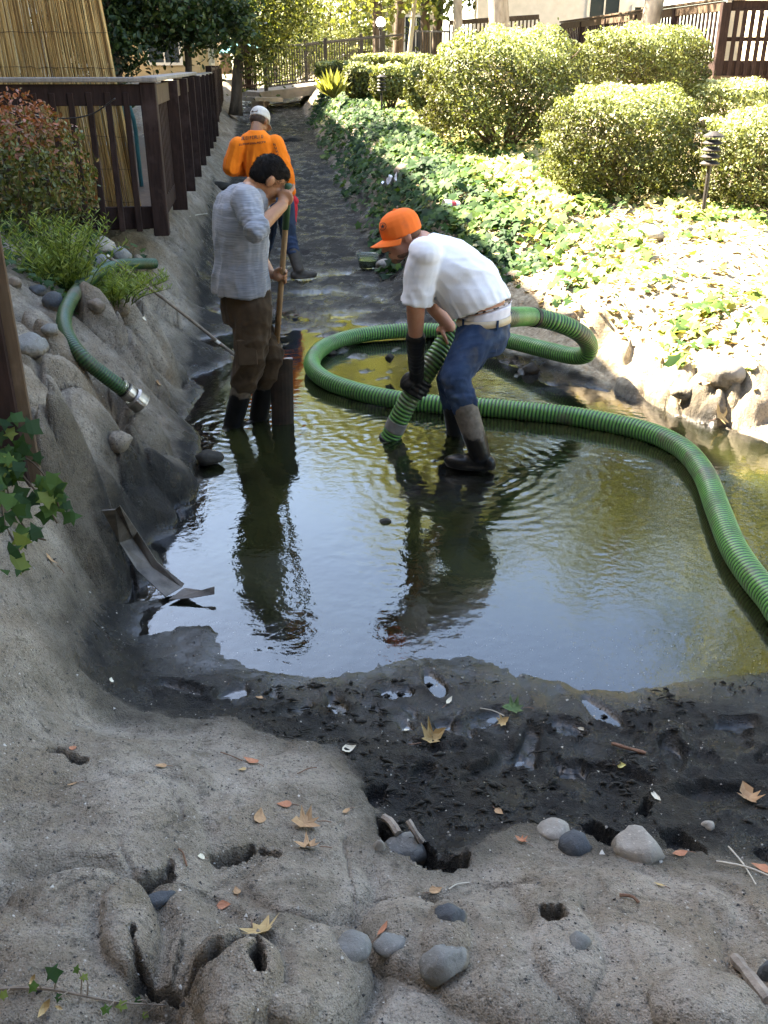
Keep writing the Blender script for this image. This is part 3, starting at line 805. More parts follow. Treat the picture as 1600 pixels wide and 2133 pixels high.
def building(name, label, x0, x1, y0, y1, z0, z1, rz, mat, faces, eave=.6, roof_h=1.6, pivot=None):
    """box building; faces: list of (side, along 0..1, sill height, width, height) windows; side 'e' = +x wall, 's' = -y wall"""
    piv = Vector(pivot or (x1, y0, z0))
    root = empty(name, piv, label, 'building')
    Rm = Matrix.Translation(piv) @ Matrix.Rotation(rz, 4, 'Z') @ Matrix.Translation(-piv)
    def put(nm, me, mt, par=None):
        me.transform(Rm); return link(nm, me, mt, par or root)
    bm = bmesh.new(); box_bm(bm, ((x0 + x1) / 2, (y0 + y1) / 2, (z0 + z1) / 2), (x1 - x0, y1 - y0, z1 - z0)); put('wall', bm_mesh(bm, 'wall'), mat)
    e = eave
    V = [(x0 - e, y0 - e, z1), (x1 + e, y0 - e, z1), (x1 + e, y1 + e, z1), (x0 - e, y1 + e, z1)]
    V += [(a, b, z1 + .22) for a, b, _ in V]
    xm = (x0 + x1) / 2; w = (x1 - x0) / 2
    V += [(xm, y0 + w * .8, z1 + roof_h), (xm, y1 - w * .8, z1 + roof_h)]
    put('roof', mesh('roof', V, [(3, 2, 1, 0), (0, 1, 5, 4), (1, 2, 6, 5), (2, 3, 7, 6), (3, 0, 4, 7), (4, 5, 8), (5, 6, 9, 8), (6, 7, 9), (7, 4, 8, 9)]), M_ROOF)
    for sd, al, sill, ww, hh in faces:
        bm = bmesh.new(); bp = bmesh.new(); bb = bmesh.new()
        if sd == 'e':
            c = Vector((x1, y0 + (y1 - y0) * al, z0 + sill + hh / 2)); sx = Vector((0, 1, 0)); nn = Vector((1, 0, 0))
        else:
            c = Vector((x0 + (x1 - x0) * al, y0, z0 + sill + hh / 2)); sx = Vector((1, 0, 0)); nn = Vector((0, -1, 0))
        rot = Matrix((sx, nn, UP)).transposed()
        for dx in (-1, 1): box_bm(bm, c + sx * (dx * (ww / 2 + .04)) + nn * .03, (.10, .1, hh + .16), rot)
        for dz in (-1, 1): box_bm(bm, c + UP * (dz * (hh / 2 + .04)) + nn * .034, (ww, .1, .09), rot)
        box_bm(bm, c + nn * .03, (.05, .06, hh), rot)
        wo = put('window', bm_mesh(bm, 'window'), M_TRIM)
        box_bm(bp, c + nn * .004, (ww, .02, hh), rot)
        put('pane', bm_mesh(bp, 'pane'), M_PANE, wo); bm = None; bb.free()
    return root
yaw = math.atan2(-sdir.x, sdir.y)
# tall block behind the deck on the left: its roof edge throws the long shade over the stream
wnd = [('e', .08 + .14 * i, s_, 1.5, 1.3) for i in range(7) for s_ in (1.2, 4.2)]
building('apartment_block', 'beige three-storey apartment block along the left bank', -17, -6.0, -8, 34, .6, 7.95, yaw, M_BEIGE, wnd, .7, 1.0, pivot=(-6.0, 8, .6))
building('cottage', 'beige sided low building behind the dark tree, left of the bridge', -11.5, -6.6, 37, 44, 1.1, 4.3, R(3), M_BEIGE,
         [('s', .3, 1.0, 1.1, 1.2), ('s', .75, 1.0, 1.1, 1.2), ('e', .5, 1.0, 1.2, 1.2)], .5, 1.2)
building('white_house', 'white sunlit house behind the clipped bushes, upper right', 3.2, 9.2, 36, 46, 1.4, 6.5, R(-4), M_TRIM,
         [('s', .72, 1.0, 1.0, 1.9), ('s', .93, .3, .5, 2.1), ('e', .4, 1.1, 1.4, 1.3)], .5, 1.5)
building('tan_house', 'tan sided house behind the far trees beyond the bridge', -1.2, 2.6, 48, 56, 1.4, 7.5, R(2), M_CREAM,
         [('s', .2, 1.2, 1.0, 1.4), ('s', .7, 1.2, 1.0, 1.4), ('s', .45, 3.8, 1.0, 1.4)], .5, 1.5)
building('garden_house', 'cream house with dark windows behind the right deck', 11.0, 22, 27, 36, 1.6, 8.0, R(-6), M_CREAM,
         [('s', .1, 1.2, 1.6, 1.6), ('s', .4, 1.2, 1.6, 1.6), ('s', .1, 4.2, 1.6, 1.4)], .6, 1.6)

building('added_rear_blocker', 'beige apartment block standing behind the photographer', -26, 26, -22, -11, .3, 8.6, 0, M_BEIGE, [], .6, 1.5, pivot=(0, -12, .3))  # out of view, added to hold back sky light on camera-facing surfaces
# ---- raised deck on the right
pc = at(1492, 160, 19.0)
rd = empty('raised_deck', pc, 'dark brown slatted deck railing at the upper right corner', 'railing')
ru = at(1168, 78, 33.0); rtop = at(1492, 12, 19.0).z
fr_ = Vector((7.2, -.6, 0)); fr_n = fr_.normalized()
far = Vector((ru.x, ru.y, pc.z))
part('corner_post', beam(pc - UP * .1, P2(pc, rtop + .05), .16, .16, .006, Vector((0, 1, 0))), M_DARKWOOD, rd)
part('top_rail', beam(P2(pc + fr_n * .1, rtop), P2(pc + fr_, rtop), .08, .16), M_DARKWOOD, rd)
part('cap_board', beam(P2(pc - fr_n * .06, rtop + .11), P2(pc + fr_, rtop + .11), .18, .04), M_BROWNWOOD, rd)
part('bottom_beam', beam(P2(pc + fr_n * .1, pc.z + .12), P2(pc + fr_, pc.z + .12), .06, .3), M_DARKWOOD, rd)
part('mid_rail', beam(P2(pc + fr_n * .1, pc.z + .62), P2(pc + fr_, pc.z + .62), .04, .07), M_DARKWOOD, rd)
h_ = rtop - pc.z
s4 = beam((0, 0, 0), (0, 0, h_ - .05), .075, .03, .003, Vector((0, 1, 0)), 'slat')
for i in range(46):
    p = pc + fr_n * (.2 + i * .142); o = link('slat', s4, M_DARKWOOD); o.parent = rd; o.matrix_parent_inverse = Matrix.Translation(-pc)
    o.location = (p.x, p.y - .05, pc.z); o.rotation_euler = (0, 0, math.atan2(fr_n.y, fr_n.x))
bd_ = (far - pc); bl = bd_.length; bdn = bd_.normalized()
part('top_rail', beam(P2(pc + bdn * .1, rtop), P2(far, rtop + .15), .07, .16), M_BROWNWOOD, rd)
part('cap_board', beam(P2(pc, rtop + .115), P2(far, rtop + .265), .16, .04), M_BROWNWOOD, rd)
part('bottom_beam', beam(P2(pc + bdn * .1, pc.z + .12), P2(far, pc.z + .3), .06, .25), M_DARKWOOD, rd)
for i in range(64):
    f = (i + 1) / 65; p = pc.lerp(far, f); o = link('slat', s4, M_DARKWOOD); o.parent = rd; o.matrix_parent_inverse = Matrix.Translation(-pc)
    o.location = (p.x, p.y, pc.z + .15 * f); o.rotation_euler = (0, 0, math.atan2(bdn.y, bdn.x))
for i in range(1, 6):
    p = pc.lerp(far, i / 5); part('post', beam(P2(p, pc.z - .2), P2(p, rtop + .04 + .15 * i / 5), .13, .13, .005, Vector((0, 1, 0))), M_DARKWOOD, rd)
for i in range(4):
    p = pc + fr_n * (.6 + i * 1.9) + Vector((0, .5, 0)); part('stilt', beam(P2(p, pc.z - .8), P2(p, pc.z), .14, .14), M_BROWNWOOD, rd)
bm = bmesh.new(); c_ = pc + fr_ * .5 + Vector((0, 4, -.02)); box_bm(bm, c_, (7.4, 7.6, .08)); part('floor', bm_mesh(bm, 'floor'), M_BROWNWOOD, rd)
# brown terrace railing further left behind the bushes
q0, q1 = at(935, 92, 33), at(1120, 80, 33)
tr = empty('terrace_railing', q0, 'low brown terrace railing in front of the white house', 'railing')
part('top_rail', beam(q0 + UP * .6, q1 + UP * .6, .08, .14), M_BROWNWOOD, tr)
for i in range(24):
    p = q0.lerp(q1, i / 23); part('slat', beam(p - UP * .3, p + UP * .55, .05, .04, .002, Vector((0, 1, 0))), M_BROWNWOOD, tr)
# iron garden fence
q0, q1 = at(858, 108, 31), at(936, 112, 29)
gf = empty('iron_fence', q0, 'short black iron fence behind the clipped bushes', 'fence')
part('top_rail', beam(q0 + UP * .55, q1 + UP * .55, .05, .05), M_IRON, gf)
for i in range(16):
    p = q0.lerp(q1, i / 15); part('baluster', beam(p - UP * .3, p + UP * .53, .03, .03, .002, Vector((0, 1, 0))), M_IRON, gf)
# globe lamp
g = at(793, 46, 30)
lp = empty('globe_lamp', (g.x, g.y, 1.4), 'lit white globe lamp on a post beyond the bridge', 'lamp')
part('post', tube([(g.x, g.y, 1.2), (g.x, g.y, g.z - .12)], .045, 10), M_IRON, lp)
part('collar', tube([(g.x, g.y, g.z - .18), (g.x, g.y, g.z - .1)], [.08, .06], 12), M_IRON, lp)
bm = bmesh.new(); bmesh.ops.create_uvsphere(bm, u_segments=16, v_segments=10, radius=.13, matrix=Matrix.Translation(g))
t = NT('lamp_globe'); t.set(col=(.9, .88, .85), rough=.4, emit=(1, .95, .9), estr=1.2)
link('globe', bm_mesh(bm, 'globe'), t.m, lp, smooth=True)
# teal market umbrella far off
g = at(508, 90, 35)
um = empty('market_umbrella', (g.x, g.y, 1.2), 'teal market umbrella far behind the leaning trunk', 'umbrella')
part('pole', tube([(g.x, g.y, 1.0), (g.x, g.y, g.z + .1)], .025, 8), M_IRON, um)
V = [(g.x, g.y, g.z + .12)]; F = []
for k in range(8):
    w = k * math.pi / 4; V.append((g.x + 1.05 * math.cos(w), g.y + 1.05 * math.sin(w), g.z - .3))
for k in range(8):
    w = (k + .5) * math.pi / 4
    F.append((0, 1 + k, 1 + (k + 1) % 8))
t = NT('teal_canvas'); t.set(col=(.02, .16, .22), rough=.8); part('canopy', mesh('canopy', V, F), t.m, um)
# ================================================================== plants
G1, G2, G3, G4 = (.018, .035, .010), (.045, .085, .016), (.09, .135, .025), (.20, .22, .05)
M_BOX = m_leaf('boxwood_leaf', [(0, (.035, .03, .012)), (.3, (.07, .075, .022)), (.6, (.135, .165, .055)), (.85, (.32, .37, .20)), (1, (.54, .56, .36))], .5, .28, .3)  # palest stops put sunlight on the bush tops into the leaf colour
M_IVY = m_leaf('ivy_leaf', [(0, (.012, .03, .014)), (.4, (.03, .07, .022)), (.75, (.075, .13, .024)), (.9, (.30, .31, .10)), (1, (.48, .42, .22))], .65, .3, .15)  # pale yellow end stands in for strongly sunlit leaves
M_LITTER = m_leaf('leaf_litter', [(0, (.16, .10, .05)), (.35, (.36, .27, .15)), (.7, (.55, .46, .28)), (1, (.48, .48, .20))], .8, .2, .2)
M_REDSHRUB = m_leaf('barberry_leaf', [(0, (.02, .03, .008)), (.35, (.06, .075, .015)), (.55, (.11, .12, .022)), (.75, (.16, .06, .025)), (1, (.30, .10, .05))], .45, .25)
M_YELLOW = m_leaf('yellow_tree_leaf', [(0, (.035, .048, .014)), (.4, (.105, .125, .032)), (.75, (.21, .225, .065)), (1, (.32, .31, .11))], .5, .45)
M_GREEN = m_leaf('green_tree_leaf', [(0, (.02, .035, .008)), (.5, (.06, .09, .018)), (1, (.14, .17, .035))], .5, .4)
M_DARKTREE = m_leaf('dark_tree_leaf', [(0, (.008, .018, .006)), (.5, (.022, .045, .012)), (.9, (.05, .08, .02)), (1, (.10, .12, .03))], .5, .25)
M_CONIFER = m_leaf('conifer_leaf', [(0, (.03, .05, .015)), (.5, (.10, .13, .04)), (1, (.24, .25, .08))], .5, .3)
M_WILLOW = m_leaf('willow_leaf', [(0, (.07, .11, .02)), (.5, (.17, .24, .05)), (1, (.32, .38, .10))], .5, .4)
M_STEM = m_noise('twig_bark', (.05, .035, .022), (.12, .085, .055), 20, .85, .3)
M_BARK = m_noise('tree_bark', (.05, .036, .026), (.14, .105, .075), 6, .9, .8, .02, stretch=(3, 3, .6))
M_PALEBARK = m_noise('pale_bark', (.22, .18, .14), (.42, .36, .29), 5, .85, .6, .015, stretch=(2, 2, .8))

def branches(base, tips, r0, name='branch', mid=.35, seg=6):
    ms = []
    for tip in tips:
        base_, tip = Vector(base), Vector(tip)
        m = base_.lerp(tip, mid) + Vector((random.gauss(0, .05), random.gauss(0, .05), .06)) * (tip - base_).length
        pts, _ = resample([base_, m, tip], 7)
        ms.append(tube(pts, [r0 * (1 - .8 * i / 6) for i in range(7)], seg))
    return join_meshes(name, ms)
def shell_points(c, r, n, box=2.6, depth=.3, zmin=-1.0, lumps=.085, seed=0):
    """points in the outer layer of a clipped bush (superellipsoid), with outward directions"""
    rg = np.random.default_rng(seed)
    d = rg.normal(size=(n * 2, 3)); d /= np.linalg.norm(d, axis=1, keepdims=True)
    d = d[d[:, 2] > zmin][:n]
    s = (np.abs(d) ** box).sum(1) ** (-1.0 / box)
    q = d * s[:, None]
    lump = 1 + lumps * np.sin(d[:, 0] * 7 + seed) * np.cos(d[:, 1] * 6 + d[:, 2] * 8 + seed * 2) + lumps * .6 * np.sin(d[:, 2] * 17 + d[:, 0] * 13)
    k = (1 - depth * rg.random(len(q)) ** 2.0) * lump * (1 + .10 * (rg.random(len(q)) > .97) * rg.random(len(q)))
    P = np.array(c)[None] + q * np.array(r)[None] * k[:, None]
    nrm = np.sign(q) * np.abs(q) ** (box - 1) / np.array(r)[None]
    nrm /= np.linalg.norm(nrm, axis=1, keepdims=True)
    return P, nrm, k, q
def bush(name, label, cat, c, r, n, size, mat, seed, box=2.8, group=None, depth=.35, tb=.45, tmpl=T_OVAL, zmin=-.85, base=None, nstem=14, stem_r=.018):
    c = np.array(c, float)
    bz = base if base is not None else c[2] - r[2]
    root = empty(name, (c[0], c[1], bz), label, cat, group)
    P, N, k, q = shell_points(c, r, n, box, depth, zmin, seed=seed)
    rg = np.random.default_rng(seed + 5)
    N = N + rg.normal(size=N.shape) * .75
    tint = tb - .08 + .17 * rg.normal(size=len(P)) + .42 * sstep(.35, 1.0, q[:, 2]) + .10 * np.sin(P[:, 0] * 5 + P[:, 2] * 4 + seed)  # upper leaves tinted paler: sun on the tops painted into the colour
    S = size * rg.uniform(.65, 1.35, len(P))
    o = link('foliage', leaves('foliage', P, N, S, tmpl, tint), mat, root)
    tips = [Vector(c) + Vector((random.uniform(-.8, .8) * r[0], random.uniform(-.8, .8) * r[1], random.uniform(-.3, .75) * r[2])) for _ in range(nstem)]
    link('stems', branches((c[0], c[1], bz - .05), tips, stem_r), M_STEM, root)
    return root
def bush_px(name, label, x0, x1, y0, y1, D, n, size, seed, dfac=.8, mat=None, **kw):
    a, b = at(x0, (y0 + y1) / 2, D), at(x1, (y0 + y1) / 2, D)
    top, bot = at((x0 + x1) / 2, y0, D), at((x0 + x1) / 2, y1, D)
    rx = (b.x - a.x) / 2; rz = (top.z - bot.z) / 2
    c = ((a.x + b.x) / 2, D + rx * dfac * .5, (top.z + bot.z) / 2)
    gz = float(zgarden(np.array(c[0]), np.array(c[1])))
    return bush(name, label, 'bush', c, (rx, rx * dfac, rz), n, size, mat or M_BOX, seed, group='clipped bushes in the garden', base=min(gz, bot.z), **kw)
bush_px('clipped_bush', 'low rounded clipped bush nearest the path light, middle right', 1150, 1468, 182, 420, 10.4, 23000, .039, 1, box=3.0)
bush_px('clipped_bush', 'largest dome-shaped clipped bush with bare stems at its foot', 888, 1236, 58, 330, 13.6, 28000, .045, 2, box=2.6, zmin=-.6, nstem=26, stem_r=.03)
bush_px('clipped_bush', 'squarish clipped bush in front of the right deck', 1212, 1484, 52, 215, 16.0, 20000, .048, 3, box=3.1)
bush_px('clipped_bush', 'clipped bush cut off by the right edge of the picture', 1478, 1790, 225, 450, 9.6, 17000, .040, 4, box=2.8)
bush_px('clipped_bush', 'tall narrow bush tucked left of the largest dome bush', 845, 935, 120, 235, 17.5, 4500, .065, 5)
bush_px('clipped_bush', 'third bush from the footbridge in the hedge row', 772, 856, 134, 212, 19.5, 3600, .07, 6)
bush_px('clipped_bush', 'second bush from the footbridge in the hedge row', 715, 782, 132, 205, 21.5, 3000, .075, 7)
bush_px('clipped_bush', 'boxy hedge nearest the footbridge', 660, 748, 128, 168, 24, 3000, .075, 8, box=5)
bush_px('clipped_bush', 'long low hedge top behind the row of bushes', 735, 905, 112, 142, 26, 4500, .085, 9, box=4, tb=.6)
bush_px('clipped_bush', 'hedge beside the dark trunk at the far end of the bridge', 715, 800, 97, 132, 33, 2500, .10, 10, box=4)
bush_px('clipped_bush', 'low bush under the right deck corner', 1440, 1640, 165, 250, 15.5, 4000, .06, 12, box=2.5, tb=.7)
# strappy plant by the bridge
sp = at(695, 205, 20.5)
root = empty('flax_plant', sp, 'spiky yellow-green flax plant near the footbridge', 'plant')
n = 110
az = rng.uniform(0, 6.283, n); el = rng.uniform(.5, 1.45, n); ln = rng.uniform(.3, .6, n)
Xd = np.stack([np.cos(az) * np.cos(el), np.sin(az) * np.cos(el), np.sin(el)], 1)
Pn = np.array(sp)[None] + Xd * ln[:, None] * .5
link('blades', leaves('blades', Pn, np.cross(Xd, rng.normal(size=(n, 3))), ln, T_LANCE, rng.uniform(.5, 1, n), X=Xd), M_YELLOW, root)

# ---- ivy carpet on the right bank
def carpet(n, fD, fs, keep, seed):
    rg = np.random.default_rng(seed)
    D = fD(rg.random(n)); s = fs(rg.random(n), D)
    x = xc(D) + s
    m = keep(x, D, s, rg.random(n))
    return x[m], D[m], s[m]
def ivy_keep(x, D, s, u):
    patch = fbm(x, D, 61, 3, 3.0)
    dens = sstep(.75, 1.25, s + .2 * patch) * np.where(D > 8.2, 1.0, .5 * sstep(-.1, .35, patch))
    lit = sstep(1.9, 2.8, s) * sstep(14, 9, D)
    return u < dens * (1 - .95 * lit * sstep(.5, .05, patch))
x, D, s = carpet(30000, lambda u: 5.8 + 20 * u ** 1.6, lambda u, D: .8 + u * 3.6, ivy_keep, 62)
z = ground_zs(x, D)
ok = (z > .22 + .08 * fbm(x, D, 68, 2, 5.0)) | (D > 9.5)
x, D, s, z = x[ok], D[ok], s[ok], z[ok]
mound = sstep(8.2, 10, D) * sstep(.7, 1.3, s) * (.16 + .10 * fbm(x, D, 63, 2, 2.5)) * (1 - .5 * sstep(2.4, 3.4, s))
hh = z + mound * rng.random(len(x)) ** .4 + .02
P = np.stack([x, D, hh], 1)
N = np.stack([rng.normal(-.35, .45, len(x)), rng.normal(-.35, .45, len(x)), np.ones(len(x)) * .8], 1)
me = leaves('ivy_carpet', P, N, rng.uniform(.05, .13, len(x)), T_IVY, .34 + .2 * rng.normal(size=len(x)) + .2 * fbm(x, D, 64, 2, 4) + .48 * sstep(1.8, 2.5, s))  # last term pales the ivy away from the stream, painting in the sun there
tag(link('ivy_carpet', me, M_IVY), 'green ivy spreading over the right bank', 'ivy', None, 'stuff')
# sunlit sparse ground cover and dry leaves on the lower right bank
def cov_keep(x, D, s, u):
    return u < sstep(1.25, 1.9, s) * (.06 + .94 * sstep(.05, .45, fbm(x, D, 65, 3, 4.0)))
x, D, s = carpet(15000, lambda u: 5.0 + 8 * u, lambda u, D: 1.3 + u * 5.0, cov_keep, 66)
z = ground_zs(x, D)
ok = z > .27 + .06 * fbm(x, D, 69, 2, 5.0)
x, D, s, z = x[ok], D[ok], s[ok], z[ok]
P = np.stack([x, D, z + rng.uniform(.01, .10, len(x))], 1)
N = np.stack([rng.normal(0, .5, len(x)), rng.normal(-.2, .5, len(x)), np.ones(len(x))], 1)
me = leaves('ground_cover', P, N, rng.uniform(.035, .08, len(x)), T_IVY, .74 + .22 * rng.normal(size=len(x)))
tag(link('ground_cover', me, M_IVY), 'sparse sunlit ivy and weeds on the lower right slope', 'ground cover', None, 'stuff')
x, D, s = carpet(14000, lambda u: 4.9 + 10 * u, lambda u, D: 1.2 + u * 5.4, lambda x, D, s, u: u < sstep(1.2, 2.0, s), 67)
z = ground_zs(x, D)
ok = z > .22
x, D, s, z = x[ok], D[ok], s[ok], z[ok]
P = np.stack([x, D, z + .012], 1)
N = np.stack([rng.normal(0, .3, len(x)), rng.normal(0, .3, len(x)), np.ones(len(x))], 1)
me = leaves('leaf_litter', P, N, rng.uniform(.03, .075, len(x)), T_OVAL, rng.random(len(x)))
tag(link('leaf_litter', me, M_LITTER), 'dry fallen leaves scattered over the sunlit slope', 'leaf litter', None, 'stuff')

# ---- left bank: red-tinged shrub before the deck
c = at(38, 372, 6.5)
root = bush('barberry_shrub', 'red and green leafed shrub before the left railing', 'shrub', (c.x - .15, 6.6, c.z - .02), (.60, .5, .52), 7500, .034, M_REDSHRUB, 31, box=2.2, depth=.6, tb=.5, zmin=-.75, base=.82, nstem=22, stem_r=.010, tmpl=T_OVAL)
# weeds and dark cover under it
n = 1500
x = rng.uniform(-3.4, -1.75, n); D = rng.uniform(5.2, 7.6, n); z = ground_zs(x, D)
P = np.stack([x, D, z + rng.uniform(0, .08, n)], 1)
N = np.stack([rng.normal(.2, .5, n), rng.normal(-.3, .5, n), np.ones(n)], 1)
tag(link('undergrowth', leaves('undergrowth', P, N, rng.uniform(.03, .07, n), T_IVY, rng.normal(.3, .2, n)), M_IVY), 'dark low undergrowth beneath the left shrub', 'undergrowth', None, 'stuff')

# ---- willow weed clumps
def weed(label, c, nst, h, spread, seed):
    rg = random.Random(seed)
    root = empty('willow_weed', c, label, 'weed', 'willow weeds on the left bank')
    ms = []; P = []; X = []; S = []
    for i in range(nst):
        az = rg.uniform(0, 6.283); rr = rg.random() ** .6 * spread
        b = Vector(c) + Vector((math.cos(az) * rr * .5, math.sin(az) * rr * .5, -.03))
        lean = Vector((math.cos(az), math.sin(az), 0)) * rr
        hh = h * rg.uniform(.55, 1.1)
        tip = b + lean * .9 + Vector((rg.gauss(0, .03), rg.gauss(0, .03), hh))
        pts, _ = resample([b, b.lerp(tip, .5) - lean * .2, tip], 8)
        ms.append(tube(pts, [.0035 * (1 - .7 * k / 7) for k in range(8)], 4))
        for k in range(26):
            f = .15 + .85 * k / 25
            j = min(6, int(f * 7)); p = pts[j].lerp(pts[j + 1], f * 7 - j)
            w = k * 2.4 + i
            d = Vector((math.cos(w), math.sin(w), rg.uniform(.35, 1.1))).normalized()
            L_ = rg.uniform(.05, .085) * (1.1 - .4 * f)
            P.append(p + d * L_ * .5); X.append(d); S.append(L_)
    link('stems', join_meshes('stems', ms), M_WILLOW, root)
    X = np.array(X); n = len(P)
    link('foliage', leaves('foliage', np.array([tuple(p) for p in P]), np.cross(X, rng.normal(size=(n, 3))), np.array(S), T_LANCE, rng.normal(.55, .22, n), X=X), M_WILLOW, root)
weed('tall bright green willow weed clump on the left bank', on(135, 600, .80), 85, .42, .27, 1)
weed('lower green weed clump right of the tall one, by the hose', on(235, 622, .68), 55, .19, .26, 2)
weed('small weed tuft beside the end of the old hose', on(310, 590, .55), 12, .10, .12, 3)

# ---- ivy hanging by the near left post: every leaf its own piece
def leaf_mesh(name, tmpl, size, curl=.0):
    V0, F0 = tmpl
    fs = [tuple(dict.fromkeys(int(i) for i in f)) for f in F0]
    me = mesh(name, [(v[0] * size, v[1] * size, v[2] * size + curl * (v[0] ** 2 + v[1] ** 2) * size) for v in V0], fs)
    return me
ivy_leaf_ms = []
for k in range(5):
    me = leaf_mesh('leaf', T_IVY, 1.0, random.uniform(-.3, .1)); attr(me, 'tint', np.full(len(me.vertices), [.15, .3, .45, .6, .8][k])); me.materials.append(M_IVY); ivy_leaf_ms.append(me)
def place_leaf(root, me, p, nrm, size, spin, name='leaf'):
    o = bpy.data.objects.new(name, me); COL.objects.link(o)
    o.parent = root
    q = Vector(nrm).to_track_quat('Z', 'Y') @ Matrix.Rotation(spin, 3, 'Z').to_quaternion()
    o.location = Vector(p) - Vector(root.location); o.rotation_euler = q.to_euler(); o.scale = (size, size, size)
    return o
root = empty('ivy_vine', on(30, 960, .72), 'dark green ivy trailing below the near left post', 'ivy')
vines = [[(10, 930, 3.05), (40, 980, 3.0), (80, 1030, 2.95), (120, 1090, 2.92)], [(0, 960, 3.0), (25, 1050, 2.9), (60, 1110, 2.85), (95, 1125, 2.8)], [(0, 1000, 2.9), (10, 1090, 2.8), (40, 1150, 2.72), (20, 1230, 2.65)],
         [(-40, 980, 3.0), (-20, 1100, 2.8), (0, 1200, 2.65), (5, 1290, 2.55)], [(20, 940, 3.05), (70, 965, 3.0), (105, 1010, 2.95), (125, 1060, 2.92)]]
for vn in vines:
    pts, _ = resample([at(*q) for q in vn], 20)
    link('stem', tube(pts, .0035, 5), M_STEM, root)
    for k in range(17):
        p = pts[random.randint(0, 19)] + Vector((random.gauss(0, .035), random.gauss(-.03, .02), random.gauss(.02, .04)))
        place_leaf(root, random.choice(ivy_leaf_ms), p, (random.gauss(.25, .35), random.gauss(-.8, .3), random.gauss(.6, .3)), random.uniform(.045, .085), random.uniform(0, 6.28))

# ---- trees
def tree(name, label, base, trunk, crowns, n, size, mat, bark, r0, seed, tmpl=T_RHOMB, tb=.5, group=None, droop=0.0, limb_r=.35):
    """trunk: points; crowns: (centre, radii, share)"""
    rg = np.random.default_rng(seed)
    root = empty(name, base, label, 'tree', group)
    pts, _ = resample(trunk, 14)
    link('trunk', tube(pts, [r0 * (1.25 if i == 0 else 1) * (1 - .62 * i / 13) for i in range(14)], 10), bark, root, smooth=True)
    tot = sum(c[2] for c in crowns)
    Ps = []; Ts = []; tips = []
    for c, r, sh in crowns:
        m = int(n * sh / tot); ncl = max(6, m // 55)
        d = rg.normal(size=(ncl, 3)); d /= np.linalg.norm(d, axis=1, keepdims=True)
        cl = np.array(c) + d * np.array(r) * (rg.random((ncl, 1)) ** .45)
        cs = rg.uniform(.16, .32, ncl) * min(r)
        pick = rg.integers(0, ncl, m)
        off = rg.normal(size=(m, 3)) * cs[pick][:, None] * np.array([1, 1, .7])
        off[:, 2] -= droop * np.abs(rg.normal(size=m)) * min(r)
        Ps.append(cl[pick] + off)
        Ts.append(tb + .16 * rg.normal(size=m) + rg.normal(0, .15, ncl)[pick])
        tips += [Vector(cl[k]) for k in range(0, ncl, max(1, ncl // 9))]
    P = np.concatenate(Ps); T_ = np.concatenate(Ts)
    N = rg.normal(size=P.shape) + np.array([0, 0, .5])
    link('crown', leaves('crown', P, N, size * rg.uniform(.6, 1.4, len(P)), tmpl, T_), mat, root)
    ms = []
    for tp in tips:
        k = rg.integers(6, 13); b = pts[k]
        q, _ = resample([b, b.lerp(tp, .5) + Vector((0, 0, -.05 * (tp - b).length)), tp], 6)
        ms.append(tube(q, [r0 * limb_r * (1 - .8 * i / 5) for i in range(6)], 5))
    link('limbs', join_meshes('limbs', ms), bark, root)
    return root
gz = 1.3
def tr(name, label, px, D, h, crown_r, n, size, mat, bark, r0, seed, lean=0.0, c0=.45, z0=None, **kw):
    b = at(px, 130, D); b.z = z0 if z0 is not None else float(zgarden(np.array(b.x), np.array(D))) - .1
    top = b + Vector((lean, 0, h))
    trunk = [b, b.lerp(top, .35) + Vector((random.gauss(0, .08), 0, 0)), b.lerp(top, .7), top]
    cz = (c0 + 1) / 2 * h; rz = (1 - c0) / 2 * h * 1.08
    c = b.lerp(top, (c0 + 1) / 2)
    return tree(name, label, b, trunk, [((c.x, c.y, b.z + cz), (crown_r, crown_r, rz), 1)], n, size, mat, bark, r0, seed, **kw)
# dark tree behind the left deck
b = at(375, 135, 17.5); b.z = .85
tree('dark_maple', 'dense dark green tree overhanging the left deck', b,
     [b, b + Vector((.15, 0, 1.2)), b + Vector((.1, 0, 2.4)), b + Vector((.3, 0, 4))],
     [((b.x - .3, b.y, 3.0), (1.3, 1.2, .75), 2), ((b.x + .55, b.y + .3, 2.75), (.9, 1.0, .55), 1.2), ((b.x - 1.2, b.y, 2.7), (.9, 1, .7), 1), ((b.x + .1, b.y, 4.4), (2.0, 1.8, 1.3), 2)],
     17000, .095, M_DARKTREE, M_BARK, .07, 71, tmpl=T_OVAL, limb_r=.5)
b = at(245, 150, 16.5); b.z = .85
tree('dark_maple', 'dark tree right against the edge of the reed screen', b,
     [b, b + Vector((0, 0, 1.2)), b + Vector((-.05, 0, 2.4)), b + Vector((.1, 0, 4))],
     [((b.x - .1, b.y, 2.6), (.7, .8, 1.1), 2), ((b.x - .3, b.y, 4), (1.3, 1.2, 1.0), 1)], 7000, .09, M_DARKTREE, M_BARK, .08, 72, tmpl=T_OVAL)
# leaning trunk with drooping yellow-green crown
b = at(488, 190, 25); b.z = .9
tree('leaning_tree', 'tree with leaning brown trunk and drooping yellow-green foliage by the bridge', b,
     [b, at(497, 130, 25), at(513, 70, 25), at(535, -30, 25.3), at(545, -140, 25.5)],
     [((at(525, 20, 25).x, 25, at(525, 20, 25).z), (1.1, 1.2, 1.0), 1.3), ((at(545, -100, 25).x, 25.3, at(545, -100, 25).z), (1.8, 1.8, 1.5), 1.8), ((at(580, -20, 25).x, 25.8, at(580, -20, 25).z), (.9, 1, .8), .6)],
     10000, .10, M_YELLOW, M_BARK, .15, 73, tmpl=T_OVAL, droop=.4, tb=.35)
